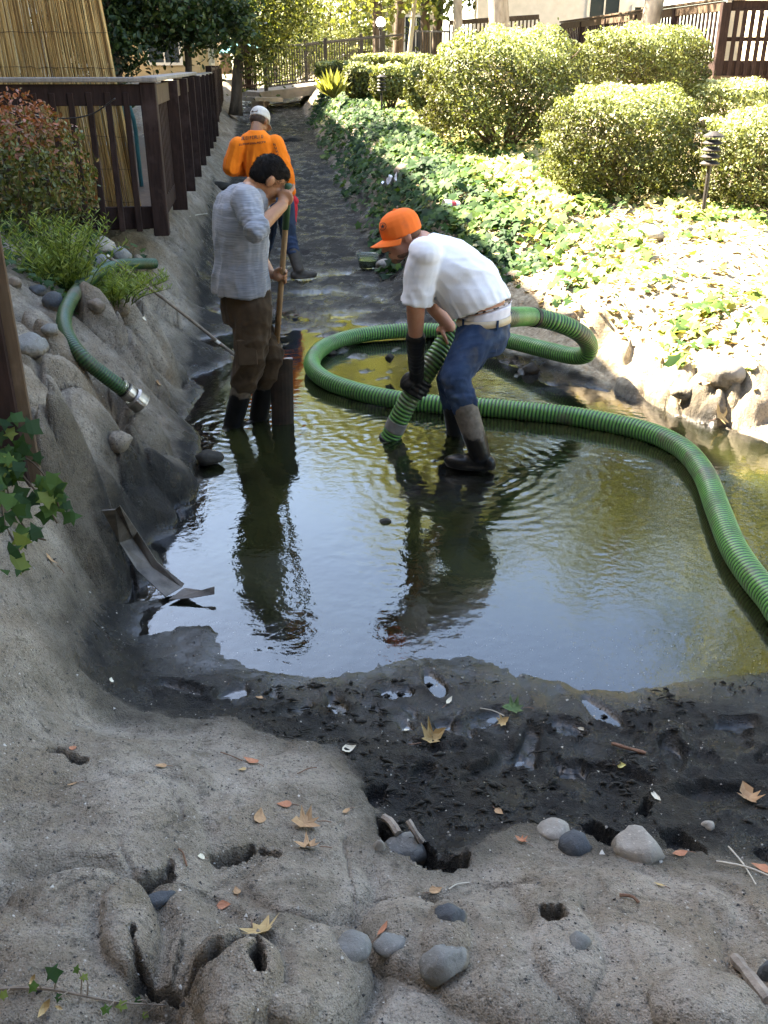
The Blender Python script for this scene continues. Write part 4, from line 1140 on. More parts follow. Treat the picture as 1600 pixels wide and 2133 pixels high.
# conifer thicket beyond the bridge
for i, (px, D, h, cr, lab) in enumerate([(640, 34, 3.4, 1.3, 'bright yellow-green pine bush behind the middle of the bridge'), (578, 33, 2.4, 1.0, 'small pale pine bush behind the left end of the bridge'),
                                         (690, 36, 2.8, 1.1, 'rust-tinged pine bush right of the bright one'), (610, 40, 4.2, 1.7, 'tall pale pine bush behind the other pine bushes'),
                                         (735, 40, 4.4, 1.6, 'tall pine bush left of the dark trunk at the bridge end'), (560, 42, 4.6, 1.6, 'tall pine bush behind the teal umbrella')]):
    tr('pine_bush', lab, px, D, h, cr, 5000, .14, M_CONIFER, M_BARK, .08, 80 + i, c0=.05, z0=1.2, tmpl=T_LANCE if i < 3 else T_RHOMB, group='pine bushes beyond the bridge', tb=.55)
# trunks and tall crowns in the background
BG = [('tall yellow-green tree with dark trunk at the far bridge end', 787, 32, 9.0, 2.8, M_YELLOW, M_BARK, .17, .0, .24),
      ('tall tree with slanting dark trunk behind the globe lamp', 826, 35, 10.5, 2.6, M_GREEN, M_BARK, .2, .3, .24),
      ('slim birch with white trunk rising from the hedge row', 846, 27, 6.5, 1.5, M_YELLOW, M_PALEBARK, .07, .5, .3),
      ('dark trunked tree left of the white house', 886, 40, 11, 3.0, M_GREEN, M_BARK, .2, 0, .22),
      ('second dark trunked tree left of the white house', 907, 41, 11, 3.0, M_YELLOW, M_BARK, .22, 0, .24),
      ('pale straight trunk in front of the white house', 957, 26, 9.5, 2.3, M_YELLOW, M_PALEBARK, .13, 0, .55),
      ('thick pale leaning trunk behind the largest bush', 1050, 24, 9.5, 2.6, M_YELLOW, M_PALEBARK, .26, -.6, .5),
      ('pale trunk leaning before the right deck railing', 1335, 22, 9.0, 2.6, M_YELLOW, M_PALEBARK, .22, .9, .5),
      ('tall green tree far behind the leaning trunk', 470, 48, 13.5, 4.0, M_GREEN, M_BARK, .25, 0, .25),
      ('tall sunlit tree far behind the bridge', 655, 46, 15.5, 4.2, M_YELLOW, M_BARK, .28, 0, .25),
      ('broad sunlit tree above the tan house', 740, 60, 20, 5.5, M_YELLOW, M_BARK, .3, 0, .25),
      ('broad tree behind the white house', 1120, 52, 18, 5.0, M_GREEN, M_BARK, .3, 0, .3)]
for i, (lab, px, D, h, cr, mat, bark, r0, lean, c0) in enumerate(BG):
    tr('background_tree', lab, px, D, h, cr, 7000 if D < 45 else 6000, .16 if D < 30 else .26, mat, bark, r0, 100 + i, lean=lean, c0=c0, group='trees behind the garden', tb=.5)
# big trees standing right of the picture, mirrored in the pond
for i, (x, y, h, cr, lab) in enumerate([(8.8, 13.5, 12, 3.4, 'large sunlit tree right of the garden, mirrored in the pond'), (10.5, 21, 13, 3.6, 'tall tree behind the right deck'), (13.5, 9, 11, 3.2, 'tree beyond the right side of the garden')]):
    b = Vector((x, y, .9))
    tree('garden_tree', lab, b, [b, b + Vector((.1, 0, h * .3)), b + Vector((-.1, 0, h * .65)), b + Vector((0, 0, h))],
         [((x, y, h * .62), (cr, cr, h * .36), 1)], 9000, .22, M_YELLOW if i != 1 else M_GREEN, M_PALEBARK, .26, 140 + i, group='trees behind the garden')
# ================================================================== hoses and tools
def hose_mesh(path, r, pitch, amp=.05, per=6, seg=20, name='hose'):
    _, L = resample(path, 10)
    n = int(L / pitch * per)
    pts, L = resample(path, n)
    V = []; rib = []; A = []
    a = None
    for i, p in enumerate(pts):
        d = (pts[min(i + 1, n - 1)] - pts[max(i - 1, 0)]).normalized()
        if a is None: a, b, _ = frame(d)
        else:
            a = (a - d * a.dot(d)).normalized(); b = d.cross(a)
        A.append((p, a.copy(), b.copy()))
    P = np.array([tuple(q[0]) for q in A]); Aa = np.array([tuple(q[1]) for q in A]); Bb = np.array([tuple(q[2]) for q in A])
    th = np.arange(seg) * 2 * math.pi / seg
    ph = (np.arange(n) / per)[:, None] + th[None] / (2 * math.pi)          # one helix turn per pitch
    w = .5 + .5 * np.cos(ph * 2 * math.pi)
    rr = r * (1 - amp + amp * 2 * w ** .7)
    V = P[:, None] + Aa[:, None] * (np.cos(th)[None] * rr)[..., None] + Bb[:, None] * (np.sin(th)[None] * rr)[..., None]
    idx = np.arange(n * seg).reshape(n, seg); nx = np.roll(idx, -1, 1)
    F = np.stack([idx[:-1], nx[:-1], nx[1:], idx[1:]], -1).reshape(-1, 4)
    me = np_mesh(name, V.reshape(-1, 3), F)
    attr(me, 'rib', w.ravel())
    attr(me, 'along', np.repeat(np.linspace(0, L, n), seg))
    return me, pts
def m_hose(name, light, dark, mudz=None, dirt=.35, old=None):
    t = NT(name)
    rib = t.attr('rib').outputs['Fac']
    c = t.mix(t.ramp(rib, [(.30, (0, 0, 0)), (.62, (1, 1, 1))]), dark, light)
    n = t.noise(t.pos(), 7, 5, .6)
    c = t.mix(t.ramp(n, [(.5, (0, 0, 0)), (.75, (dirt, dirt, dirt))]), c, old or (.05, .05, .03))
    n2 = t.noise(t.pos(), 26, 5, .7)
    c = t.mix(t.ramp(n2, [(.55, (0, 0, 0)), (.72, (.3, .3, .3))]), c, (.06, .06, .04))
    n3 = t.noise(t.pos((1, 1, 1)), 3.2, 6, .7)
    c = t.mix(t.ramp(n3, [(.54, (0, 0, 0)), (.66, (.8, .8, .8))]), c, (.07, .062, .04))
    t.set(col=c, rough=t.ramp(n, [(.3, (.32, .32, .32)), (.7, (.6, .6, .6))]), spec=.45)
    return t.m
M_HOSE = m_hose('green_hose', (.085, .23, .045), (.010, .042, .016), dirt=.6)
M_HOSE2 = m_hose('old_green_hose', (.014, .062, .016), (.004, .02, .008), dirt=.75, old=(.075, .06, .014))
M_BLACKRUB = m_noise('black_rubber', (.005, .005, .005), (.015, .014, .013), 14, .45, .35, .005, spec=.25)
M_STEEL = m_noise('dull_steel', (.22, .20, .18), (.45, .42, .38), 18, .38, .15, .003, metal=.85)
hp = [Vector((4.2, 2.0, .42)), Vector((3.4, 2.15, .30)), Vector((2.6, 2.3, .12)), Vector((2.05, 2.5, .06)), on(1690, 1325, .05), on(1600, 1240, .05), on(1533, 1150, .05), on(1497, 1065, .05), on(1465, 985, .05), on(1415, 930, .05), on(1330, 894, .05), on(1200, 868, .05), on(1100, 857, .05), on(1000, 848, .05),
      on(900, 841, .05), on(800, 828, .05), on(720, 808, .05), on(672, 787, .055), on(650, 760, .06), on(668, 728, .06), on(725, 704, .06), on(800, 692, .065), on(880, 688, .07), on(960, 694, .08), on(1050, 708, .12), on(1130, 727, .15), on(1190, 741, .17),
      on(1222, 737, .22), on(1226, 716, .31), on(1205, 692, .42), on(1160, 672, .5), on(1105, 660, .56), at(1050, 662, 5.42), at(985, 668, 5.36), at(938, 700, 5.30), at(898, 760, 5.22), at(852, 832, 5.18), at(815, 908, 5.20), at(800, 950, 5.22)]
hz = empty('suction_hose', hp[12], 'thick green ribbed suction hose looping through the pond', 'hose')
me, hpts = hose_mesh(hp, .058, .0235)
link('ribbed_pipe', me, M_HOSE, hz, smooth=True)
def near_idx(p): return min(range(len(hpts)), key=lambda i: (hpts[i] - p).length)
M_TAPE = m_noise('grey_tape', (.10, .095, .085), (.20, .19, .17), 20, .6, .1)
for target, half, mat_, nm, rr in ((at(822, 884, 5.19), 9, M_TAPE, 'tape_band', .0625), (on(1118, 662, .55), 5, M_BLACKRUB, 'strap_band', .0635)):
    i = near_idx(target); link(nm, tube(hpts[i - half:i + half], rr, 24), mat_, hz, smooth=True)
i = near_idx(at(812, 915, 5.20)); link('rubber_cuff', tube(hpts[i - 2:i + 30], .066, 24), M_BLACKRUB, hz, smooth=True)

# old hose on the left bank with its steel coupling
hpx = [(322, 549), (285, 549), (240, 553), (200, 573), (165, 602), (142, 636), (133, 670), (143, 706), (170, 742), (205, 772), (238, 797), (262, 814)]
hzs = [hit(px, py + 9)[0].z + .035 for px, py in hpx]
for _ in range(4): hzs = [hzs[0]] + [max(hzs[i], (hzs[i - 1] + 2 * hzs[i] + hzs[i + 1]) / 4) for i in range(1, 11)] + [hzs[11] + .005]
for _ in range(2): hzs = [hzs[0]] + [(hzs[i - 1] + 2 * hzs[i] + hzs[i + 1]) / 4 for i in range(1, 11)] + [hzs[11]]
h2 = [on(px, py, z_) for (px, py), z_ in zip(hpx, hzs)]
ho = empty('discharge_hose', h2[6], 'old green hose with steel coupling lying on the left bank', 'hose')
me, h2p = hose_mesh(h2, .037, .0135, .045, 5, 16)
link('ribbed_pipe', me, M_HOSE2, ho, smooth=True)
e1 = h2p[-1]; ed = (h2p[-1] - h2p[-8]).normalized(); ed = (ed + Vector((.05, -.25, 0))).normalized()
cpl = link('coupling', join_meshes('coupling', [tube([e1 - ed * .06, e1 + ed * .005], .039, 20), tube([e1, e1 + ed * .03], .045, 20), tube([e1 + ed * .028, e1 + ed * .05], .036, 20),
      tube([e1 + ed * .045, e1 + ed * .055, e1 + ed * .105], [.045, .056, .056], 24, caps=False), tube([e1 + ed * .105, e1 + ed * .105, e1 + ed * .03], [.056, .047, .046], 24, caps=False),
      tube([e1 + ed * .100, e1 + ed * .108], .0585, 24, caps=False)]), M_STEEL, ho)
sa, sb, _ = frame(ed)
sa = sa if sa.x > 0 else -sa
for sgn in (-1, 1):
    q = e1 + ed * .07 + sa * (sgn * .055)
    lv = link('cam_lever', join_meshes('cam_lever', [tube([q, q + sa * sgn * .02, q + sa * (sgn * .06) - ed * .03 + Vector((0, 0, .006))], [.010, .008, .007], 8), tube([q + sa * (sgn * .055) - ed * .04, q + sa * (sgn * .065) - ed * .012], .006, 8)]), M_STEEL, cpl)
for k in range(3):
    q = e1 - ed * (.01 + .022 * k); link('hose_clamp', tube([q - ed * .005, q + ed * .005], .0425, 20), M_STEEL if k == 1 else M_BLACKRUB, cpl)

# rake pole leaning on the bank
M_POLE = m_noise('old_pole_wood', (.10, .075, .055), (.22, .175, .135), 6, .7, .3, .003, stretch=(4, 4, 4))
p0, p1 = on(222, 532, .84), on(492, 742, .04)
pl = empty('rake_pole', p1, 'thin brown wooden pole lying across the left bank into the water', 'pole')
pts, _ = resample([p0, p0.lerp(p1, .5) + Vector((0, 0, .01)), p1], 12)
link('shaft', tube(pts, [.0125] * 12, 10), M_POLE, pl, smooth=True)
link('ferrule', tube([p0.lerp(p1, .02), p0.lerp(p1, .0) ], .014, 10), M_STEEL, pl)
i_ = p0.lerp(p1, .83); link('tape_wrap', tube([i_, p0.lerp(p1, .86)], .0145, 10), M_TRIM, pl)

# bent grey metal flashing standing in the mud
M_FLASH = m_noise('muddy_sheet_metal', (.045, .038, .032), (.17, .15, .13), 12, .6, .5, .004, metal=.2)
fx = empty('metal_flashing', on(340, 1235, 0), 'bent muddy grey metal flashing half sunk in the pond edge', 'flashing')
def plate(P, th, name, parent):
    """a bent strip: list of pairs of edge points, given a thickness"""
    V = []; F = []
    for a, b in P: V += [Vector(a), Vector(b)]
    n = len(P)
    nr = [(V[2 * min(i + 1, n - 1)] - V[2 * max(i - 1, 0)]).cross(V[2 * i + 1] - V[2 * i]).normalized() * th for i in range(n)]
    base = len(V)
    for i in range(n): V += [V[2 * i] + nr[i], V[2 * i + 1] + nr[i]]
    for i in range(n - 1):
        a, b, c, d = 2 * i, 2 * i + 1, 2 * i + 3, 2 * i + 2
        F += [(a, b, c, d), (base + d, base + c, base + b, base + a), (a, d, base + d, base + a), (b, base + b, base + c, c)]
    F += [(0, base, base + 1, 1), (2 * n - 2, 2 * n - 1, base + 2 * n - 1, base + 2 * n - 2)]
    me = mesh(name, V, F); bm = bmesh.new(); bm.from_mesh(me); bmesh.ops.recalc_face_normals(bm, faces=bm.faces); bm.to_mesh(me); bm.free()
    return link(name, me, M_FLASH, parent)
def g2(px, py, up):
    p = on(px, py, up); return p
zs = []
for px, py in ((225, 1061), (262, 1124), (300, 1187), (342, 1228)): zs.append(hit(px, py)[0].z)
u0, u1, u2, u3 = zs[0] + .07, max(zs[1], .02) + .07, max(zs[2], .0) + .05, .012
plate([(on(213, 1062, u0), on(240, 1060, u0)), (on(248, 1130, u1), on(276, 1120, u1 - .005)), (on(285, 1188, u2), on(318, 1182, u2 - .005)), (on(345, 1244, u3), on(378, 1224, u3))], .004, 'face', fx)
plate([(on(241, 1060, u0 + .001), on(250, 1052, u0 + .035)), (on(277, 1120, u1 - .004), on(286, 1106, u1 + .03)), (on(319, 1182, u2 - .004), on(328, 1170, u2 + .022)), (on(379, 1224, u3), on(384, 1216, u3 + .012))], .004, 'flange', fx)
plate([(on(352, 1250, .012), on(384, 1226, .02)), (on(400, 1246, .02), on(420, 1230, .04)), (on(447, 1238, .03), on(447, 1222, .055))], .004, 'end_plate', fx)
# black corrugated drain pipe end poking from the crust
dp = on(172, 822, .50); 
me, _ = hose_mesh([dp + Vector((-.16, .06, .02)), dp + Vector((-.08, .03, .012)), dp, dp + Vector((.035, -.02, -.005))], .036, .016, .07, 5, 18, 'drain_pipe')
dr = empty('drain_pipe', dp, 'black corrugated drain pipe end poking from the left bank', 'pipe')
link('pipe_wall', me, M_BLACKRUB, dr, smooth=True)

# clear tub with green water left on the mud
q = on(766, 556, .06); q.z = ground_z(q.x, q.y) + .01
tb = empty('plastic_tub', q, 'clear plastic tub of green water on the mud upstream', 'tub')
prof = [(.075, 0), (.092, .01), (.112, .12), (.118, .145)]
def lathe(prof, c, seg=24, closed=True, name='lathe'):
    V = []; F = []
    for r, z in prof:
        for k in range(seg): V.append((c.x + r * math.cos(6.2832 * k / seg), c.y + r * math.sin(6.2832 * k / seg), c.z + z))
    for i in range(len(prof) - 1):
        for k in range(seg):
            k2 = (k + 1) % seg; F.append((i * seg + k, i * seg + k2, (i + 1) * seg + k2, (i + 1) * seg + k))
    if closed: F.append(tuple(range(seg - 1, -1, -1))); F.append(tuple((len(prof) - 1) * seg + k for k in range(seg)))
    return mesh(name, V, F)
t = NT('clear_plastic'); t.set(col=(.8, .85, .8), rough=.12, trans=.92, ior=1.2); M_CLEAR = t.m
t = NT('green_water'); t.set(col=(.05, .075, .018), rough=.1); M_GW = t.m
link('wall', lathe([(.02, .004)] + prof + [(.113, .145), (.107, .12), (.087, .012), (.02, .010)], q, closed=False), M_CLEAR, tb, smooth=True)
link('green_water', lathe([(.085, .014), (.099, .085)], q), M_GW, tb)
link('rim', tube([q + Vector((.118 * math.cos(a), .118 * math.sin(a), .146)) for a in np.linspace(0, 6.2832, 33)], .004, 6), M_CLEAR, tb)

# paper cup and wrapper dropped in the ivy
q, _ = hit(940, 428); q = Vector((0, 0, CAM_H)).lerp(q, .955)
cu = empty('paper_cup', q, 'white paper cup with red print lying in the ivy', 'cup')
d = Vector((1, .35, -.05)).normalized(); p0 = q - d * .085
t = NT('white_paper'); t.set(col=(.72, .72, .70), rough=.6); M_PAPER = t.m
t = NT('red_print'); t.set(col=(.5, .03, .04), rough=.5); M_REDP = t.m
link('wall', join_meshes('wall', [tube([p0, p0 + d * .17], [.058, .042], 20, caps=False), tube([p0 + d * .166, p0 + d * .17], .042, 20)]), M_PAPER, cu, smooth=True)
link('rim', tube([p0 - d * .003, p0 + d * .006], .061, 20, caps=False), M_PAPER, cu)
link('red_band', tube([p0 + d * .075, p0 + d * .125], [.0520, .0475], 20, caps=False), M_REDP, cu, smooth=True)
q = on(812, 412, .5); q.z = ground_z(q.x, q.y) + .20
V = []; F = []
for i in range(7):
    for j in range(5):
        V.append(q + Vector(((i - 3) * .03 + random.gauss(0, .008), (j - 2) * .03 + random.gauss(0, .008), .05 * math.sin(i * 1.9 + j) + .012 * (i - 3) + random.gauss(0, .015))))
for i in range(6):
    for j in range(4): F.append((i * 5 + j, i * 5 + j + 1, (i + 1) * 5 + j + 1, (i + 1) * 5 + j))
t = NT('shiny_wrapper'); t.set(col=(.62, .62, .66), rough=.3, metal=.4)
o = link('snack_wrapper', mesh('snack_wrapper', V, F), t.m); tag(o, 'crumpled white snack wrapper in the ivy behind the orange cap', 'wrapper')
# path lights
for px, py, D, lab, sc in ((1474, 374, 8.6, 'black louvred path light between the clipped bushes at right', 1.0), (795, 205, 18.5, 'small black louvred path light by the hedge row', 1.0)):
    b = at(px, py, D)
    pt = empty('path_light', b, lab, 'path light', 'louvred path lights')
    link('stem', tube([b - UP * .25, b + UP * .12], .018, 10), M_IRON, pt)
    for k in range(4):
        z = .12 + k * .055
        link('louvre', tube([b + UP * z, b + UP * (z + .012), b + UP * (z + .038)], [.07, .088, .05], 16), M_IRON, pt, smooth=False)
    link('cap', tube([b + UP * .345, b + UP * .36, b + UP * .39], [.088, .085, .03], 16), M_IRON, pt)
# ================================================================== people
from mathutils.bvhtree import BVHTree
def prim_capsule(bm, p0, p1, r0, r1, seg=14):
    p0, p1 = Vector(p0), Vector(p1)
    a, b, d = frame(p1 - p0)
    rings = []
    for k in range(5):
        w = -math.pi / 2 + (k + .35) / 5 * math.pi / 2
        rings.append((p0 + d * (r0 * math.sin(w)), r0 * math.cos(w)))
    for f in (0, .33, .66, 1): rings.append((p0.lerp(p1, f), r0 + (r1 - r0) * f))
    for k in range(5):
        w = (k + .65) / 5 * math.pi / 2
        rings.append((p1 + d * (r1 * math.sin(w)), r1 * math.cos(w)))
    prim_rings(bm, [(c, a * r, b * r) for c, r in rings], seg)
def prim_rings(bm, rings, seg=18):
    rows = []
    for c, A, B in rings:
        rows.append([bm.verts.new(c + A * math.cos(6.2832 * k / seg) + B * math.sin(6.2832 * k / seg)) for k in range(seg)])
    for r0, r1 in zip(rows, rows[1:]):
        for k in range(seg): bm.faces.new((r0[k], r0[(k + 1) % seg], r1[(k + 1) % seg], r1[k]))
    bm.faces.new(rows[0][::-1]); bm.faces.new(rows[-1])
def prim_ell(bm, c, ax, seg=14):
    """ellipsoid with half-axis vectors ax"""
    r = bmesh.ops.create_uvsphere(bm, u_segments=seg, v_segments=10, radius=1)
    M = Matrix((ax[0], ax[1], ax[2])).transposed().to_4x4()
    if M.determinant() < 0: M = Matrix((ax[0], -Vector(ax[1]), ax[2])).transposed().to_4x4()
    bmesh.ops.transform(bm, matrix=Matrix.Translation(c) @ M, verts=r['verts'])
def blob(name, prims, voxel, mat, parent, smooth=6, fold=None):
    """union of primitives remeshed into one continuous skin"""
    bm = bmesh.new()
    for p in prims:
        if p[0] == 'c': prim_capsule(bm, *p[1:])
        elif p[0] == 'e': prim_ell(bm, *p[1:])
        elif p[0] == 'l': prim_rings(bm, p[1])
        elif p[0] == 't':           # tapered limb through several joints
            J, Rr = p[1], p[2]
            for i in range(len(J) - 1): prim_capsule(bm, J[i], J[i + 1], Rr[i], Rr[i + 1])
    bmesh.ops.recalc_face_normals(bm, faces=bm.faces)
    me = bpy.data.meshes.new(name); bm.to_mesh(me); bm.free()
    o = bpy.data.objects.new(name, me); COL.objects.link(o)
    m = o.modifiers.new('r', 'REMESH'); m.mode = 'VOXEL'; m.voxel_size = voxel
    if smooth:
        s = o.modifiers.new('s', 'SMOOTH'); s.iterations = smooth; s.factor = .5
    dg = bpy.context.evaluated_depsgraph_get(); dg.update()
    me2 = bpy.data.meshes.new_from_object(o.evaluated_get(dg))
    me2.name = name
    bpy.data.objects.remove(o); bpy.data.meshes.remove(me)
    if fold:
        n = len(me2.vertices)
        co = np.empty(n * 3, np.float32); me2.vertices.foreach_get('co', co); co = co.reshape(-1, 3)
        nr = np.empty(n * 3, np.float32); me2.vertex_normals.foreach_get('vector', nr); nr = nr.reshape(-1, 3)
        co = co + nr * np.asarray(fold(co))[:, None].astype(np.float32)
        me2.vertices.foreach_set('co', co.ravel()); me2.update()
    me2.materials.clear()
    return link(name, me2, mat, parent, smooth=True)
def folds(dirv, wl, amp, seed, along=.25, mask=None):
    """cloth folds whose crests run along dirv"""
    d = Vector(dirv).normalized(); a, b, _ = frame(d)
    d, a, b = np.array(d), np.array(a), np.array(b)
    def fn(co):
        u, v, w = co @ a, co @ b, co @ d
        ph = fbm(u * 1.0 + v * .7, w * along * 3, seed, 3, 7.0)
        sn = np.sin(((u + v * .8) * 6.283 / wl + 3.2 * ph + w * along * 10) * .5)
        f = 1.25 - 2.3 * np.abs(sn) ** .6
        g = fbm(u + .5 * w * along, v + w * along, seed + 1, 3, 6.283 / wl * .7)
        k = amp * (f * np.clip(.5 + ph, 0, 1) * .6 + g * .6)
        if mask is not None: k = k * mask(co)
        return k
    return fn
def m_cloth(name, c1, c2, scale=40, rough=.9, weave=350, stretch=None, stain=None, bump=.25):
    t = NT(name)
    n = t.noise(t.pos(stretch), scale, 5, .6)
    c = t.ramp(n, [(.3, c1), (.7, c2)])
    if stain:
        sc, col, amt, lo = stain
        c = t.mix(t.ramp(t.noise(t.pos(), sc, 5, .6), [(lo, (0, 0, 0)), (lo + .18, (amt, amt, amt))]), c, col)
    t.set(col=c, rough=rough, spec=.1, sheen=.05, normal=t.bump(t.noise(t.pos(), weave, 2), bump, .002))
    return t.m
def m_skin(name, c, red):
    t = NT(name)
    n = t.noise(t.pos(), 22, 5, .6)
    cc_ = t.mix(t.ramp(n, [(.4, (0, 0, 0)), (.7, (.6, .6, .6))]), c, red)
    t.set(col=cc_, rough=.5, spec=.4, sss=.08, normal=t.bump(t.noise(t.pos(), 240, 3), .2, .001))
    t.b.inputs['Subsurface Radius'].default_value = (.012, .005, .003)
    return t.m
def grip(shaft, axis, R, palm, up=1.0, fr=.0092, spread=.0215, want=None, ps=1.0, reach=None):
    """five fingers closed round a bar: shaft point, bar axis, bar radius, direction from bar to palm"""
    ax = Vector(axis).normalized(); pd = Vector(palm); pd = (pd - ax * pd.dot(ax)).normalized(); tg = ax.cross(pd)
    if want is not None and tg.dot(Vector(want)) < 0: tg = -tg
    pr = [('e', shaft + pd * (R + .014 * ps), (ax * .046 * ps, pd * .018 * ps, tg * .046 * ps))]
    for k in range(4):
        off = ax * ((k - 1.5) * spread); ln = [.85, 1.0, .95, .78][k]
        J = []
        for q in range(5):
            w = (.75 if R < .03 else .35) + (2.5 * ln if R < .03 else (reach or 1.55) * ln) * q / 4
            J.append(shaft + off + (pd * math.cos(w) + tg * math.sin(w)) * (R + fr * .9))
        pr.append(('t', J, [fr * 1.08, fr * 1.04, fr, fr * .95, fr * .85]))
    J = []
    for q in range(4):
        w = .6 + (1.7 if R < .03 else 1.0) * q / 3
        J.append(shaft + ax * (up * (.030 + .010 * q)) + (pd * math.cos(w) - tg * math.sin(w)) * (R + fr))
    pr.append(('t', J, [fr * 1.35, fr * 1.25, fr * 1.1, fr * .95]))
    return pr
def head_prims(c, f, u, k=1.0, hair=0.0):
    f = Vector(f).normalized(); u = Vector(u); u = (u - f * u.dot(f)).normalized(); l = u.cross(f)
    e = lambda o, a, b, d: ('e', c + (f * o[0] + u * o[1] + l * o[2]) * k, (f * a * k, u * b * k, l * d * k))
    pr = [e((-.008, .02, 0), .099, .098, .077), e((.03, -.045, 0), .062, .075, .060), e((.045, -.09, 0), .045, .032, .042), e((.070, -.104, 0), .022, .018, .022),
          e((.082, .012, 0), .016, .013, .050), e((.088, -.074, .0), .014, .0075, .022), e((.088, -.086, 0), .013, .0075, .019),
          ('c', c + (f * .092 + u * .004) * k, c + (f * .116 - u * .040) * k, .0085 * k, .0135 * k), e((.104, -.045, .010), .010, .009, .009), e((.104, -.045, -.010), .010, .009, .009),
          e((.060, -.03, .042), .026, .022, .018), e((.060, -.03, -.042), .026, .022, .018)]
    for s in (-1, 1):
        pr += [e((-.006, -.016, s * .078), .020, .033, .008), e((-.014, -.012, s * .087), .012, .028, .006)]
    return pr, (f, u, l)
def add_eyes(c, B, k, parent):
    f, u, l = B
    t_ = bpy.data.materials.get('eye_white') or NT('eye_white').set(col=(.55, .52, .48), rough=.25)
    d_ = bpy.data.materials.get('eye_iris') or NT('eye_iris').set(col=(.02, .014, .01), rough=.2)
    for s in (-1, 1):
        bm = bmesh.new(); prim_ell(bm, c + (f * .083 - u * .006 + l * (s * .032)) * k, (f * .011 * k, u * .007 * k, l * .013 * k)); e = link('eye', bm_mesh(bm, 'eye'), t_, parent, True)
        bm = bmesh.new(); prim_ell(bm, c + (f * .090 - u * .007 + l * (s * .033)) * k, (f * .006 * k, u * .006 * k, l * .006 * k)); link('iris', bm_mesh(bm, 'iris'), d_, e, True)
def rings(secs):
    """sections (centre, side vector, depth vector)"""
    return ('l', [(Vector(c), Vector(a), Vector(b)) for c, a, b in secs])
def boot_prims(top, ank, toe_dir, rt=.068, ra=.056, foot=.27, sole=0.0):
    top, ank = Vector(top), Vector(ank); td = Vector(toe_dir).normalized(); sd_ = td.cross(UP)
    heel = ank - td * .05 + UP * -.03
    pr = [('t', [top, top.lerp(ank, .5), ank], [rt, (rt + ra) / 2, ra]), ('l', [(top + (top - ank).normalized() * .012, *[v * rt for v in frame(ank - top)[:2]]), (top.lerp(ank, .06), *[v * (rt * 1.02) for v in frame(ank - top)[:2]])])]
    base = ank - UP * .075
    pr += [('e', base + td * .02 + UP * .03, (td * .09, sd_ * .046, UP * .05)), ('e', base + td * .10 + UP * .022, (td * .10, sd_ * .05, UP * .040)), ('e', base - td * .045 + UP * .025, (td * .045, sd_ * .042, UP * .045)),
           rings([(base + td * .05 - UP * .012, td * .135, sd_ * .052), (base + td * .05 + UP * .008, td * .138, sd_ * .053)])]
    return pr
def bvh_of(o):
    me = o.data
    return BVHTree.FromPolygons([v.co for v in me.vertices], [tuple(p.vertices) for p in me.polygons])
def decal(name, polys, origin, sx, sy, ray_d, target, mat, parent, lift=.0025):
    """flat print: polygons in (x,y) laid on the cloth under them"""
    bv = bvh_of(target); V = []; F = []
    for pl in polys:
        # split the outline finely so that it follows the cloth
        ids = []
        ok = True
        for (x, y) in pl:
            p = origin + sx * x + sy * y - ray_d * .4
            h, nrm, _, _ = bv.ray_cast(p, ray_d)
            if h is None: ok = False; break
            ids.append(h - ray_d * lift)
        if ok:
            b = len(V); V += ids; F.append(tuple(range(b, b + len(ids))))
    return link(name, mesh(name, V, F), mat, parent)

M_SKIN_A = m_skin('tan_skin', (.34, .17, .09), (.27, .115, .055))
M_SKIN_B = m_skin('fair_skin', (.46, .24, .155), (.42, .15, .09))
M_SKIN_C = m_skin('brown_skin', (.24, .115, .06), (.19, .08, .04))
M_HAIR = m_noise('black_hair', (.003, .0025, .0025), (.010, .008, .007), 60, .7, .9, .004, stretch=(1, 1, .4), spec=.15)
M_STUBBLE = m_noise('brown_beard', (.10, .055, .035), (.20, .11, .07), 90, .8, .8, .003)
t = NT('mud_stained_rubber')
sx = t.node('ShaderNodeSeparateXYZ'); t.l(t.pos(), sx.inputs[0])
zz = t.math('ADD', sx.outputs[2], t.math('MULTIPLY', t.math('SUBTRACT', t.noise(t.pos(), 12, 5, .6), .5), .16))
k_ = t.ramp(zz, [(.205, (0, 0, 0)), (.225, (1, 1, 1))])
c = t.mix(k_, t.ramp(t.noise(t.pos(), 18, 4), [(.3, (.004, .004, .004)), (.7, (.011, .010, .009))]), t.ramp(t.noise(t.pos(), 30, 6, .65), [(.3, (.075, .062, .048)), (.7, (.15, .125, .098))]))
t.set(col=c, rough=t.mix(k_, (.32, .32, .32), (.8, .8, .8)), spec=.25, normal=t.bump(t.noise(t.pos(), 50, 5), .25, .004))
M_BOOT = t.m

# ------------------------------------------------------------------ man in the grey shirt with the spade
Fa = Vector((.80, .60, 0)).normalized(); La = Vector((-Fa.y, Fa.x, 0))
base = on(515, 880, 0)
pa = empty('person', base, 'man in grey long-sleeved shirt and brown trousers leaning on a spade', 'person')
hipc = at(515, 640, 5.42); neckb = at(528, 386, 5.38); 
sp_top = at(600, 402, 5.34); sp_bot = at(574, 745, 5.52)
shaft_d = (sp_bot - sp_top).normalized()
def on_shaft(py):
    best = min((abs((1066.5 - py) / FPX - 0) , 0) for _ in (0,))
    lo, hi = 0.0, 1.0
    for _ in range(40):
        m = (lo + hi) / 2; p = sp_top.lerp(sp_bot, m)
        v = p - Vector((0, 0, CAM_H)); fwd = v.y * CP - v.z * SP; up_ = v.y * SP + v.z * CP
        yy = 1066.5 - FPX * up_ / fwd
        lo, hi = (m, hi) if yy < py else (lo, m)
    return sp_top.lerp(sp_bot, lo)
hA = on_shaft(408); hB = on_shaft(576)
sh_r = at(512, 418, 5.22); el_r = at(533, 480, 5.10); wr_r = at(588, 428, 5.27)
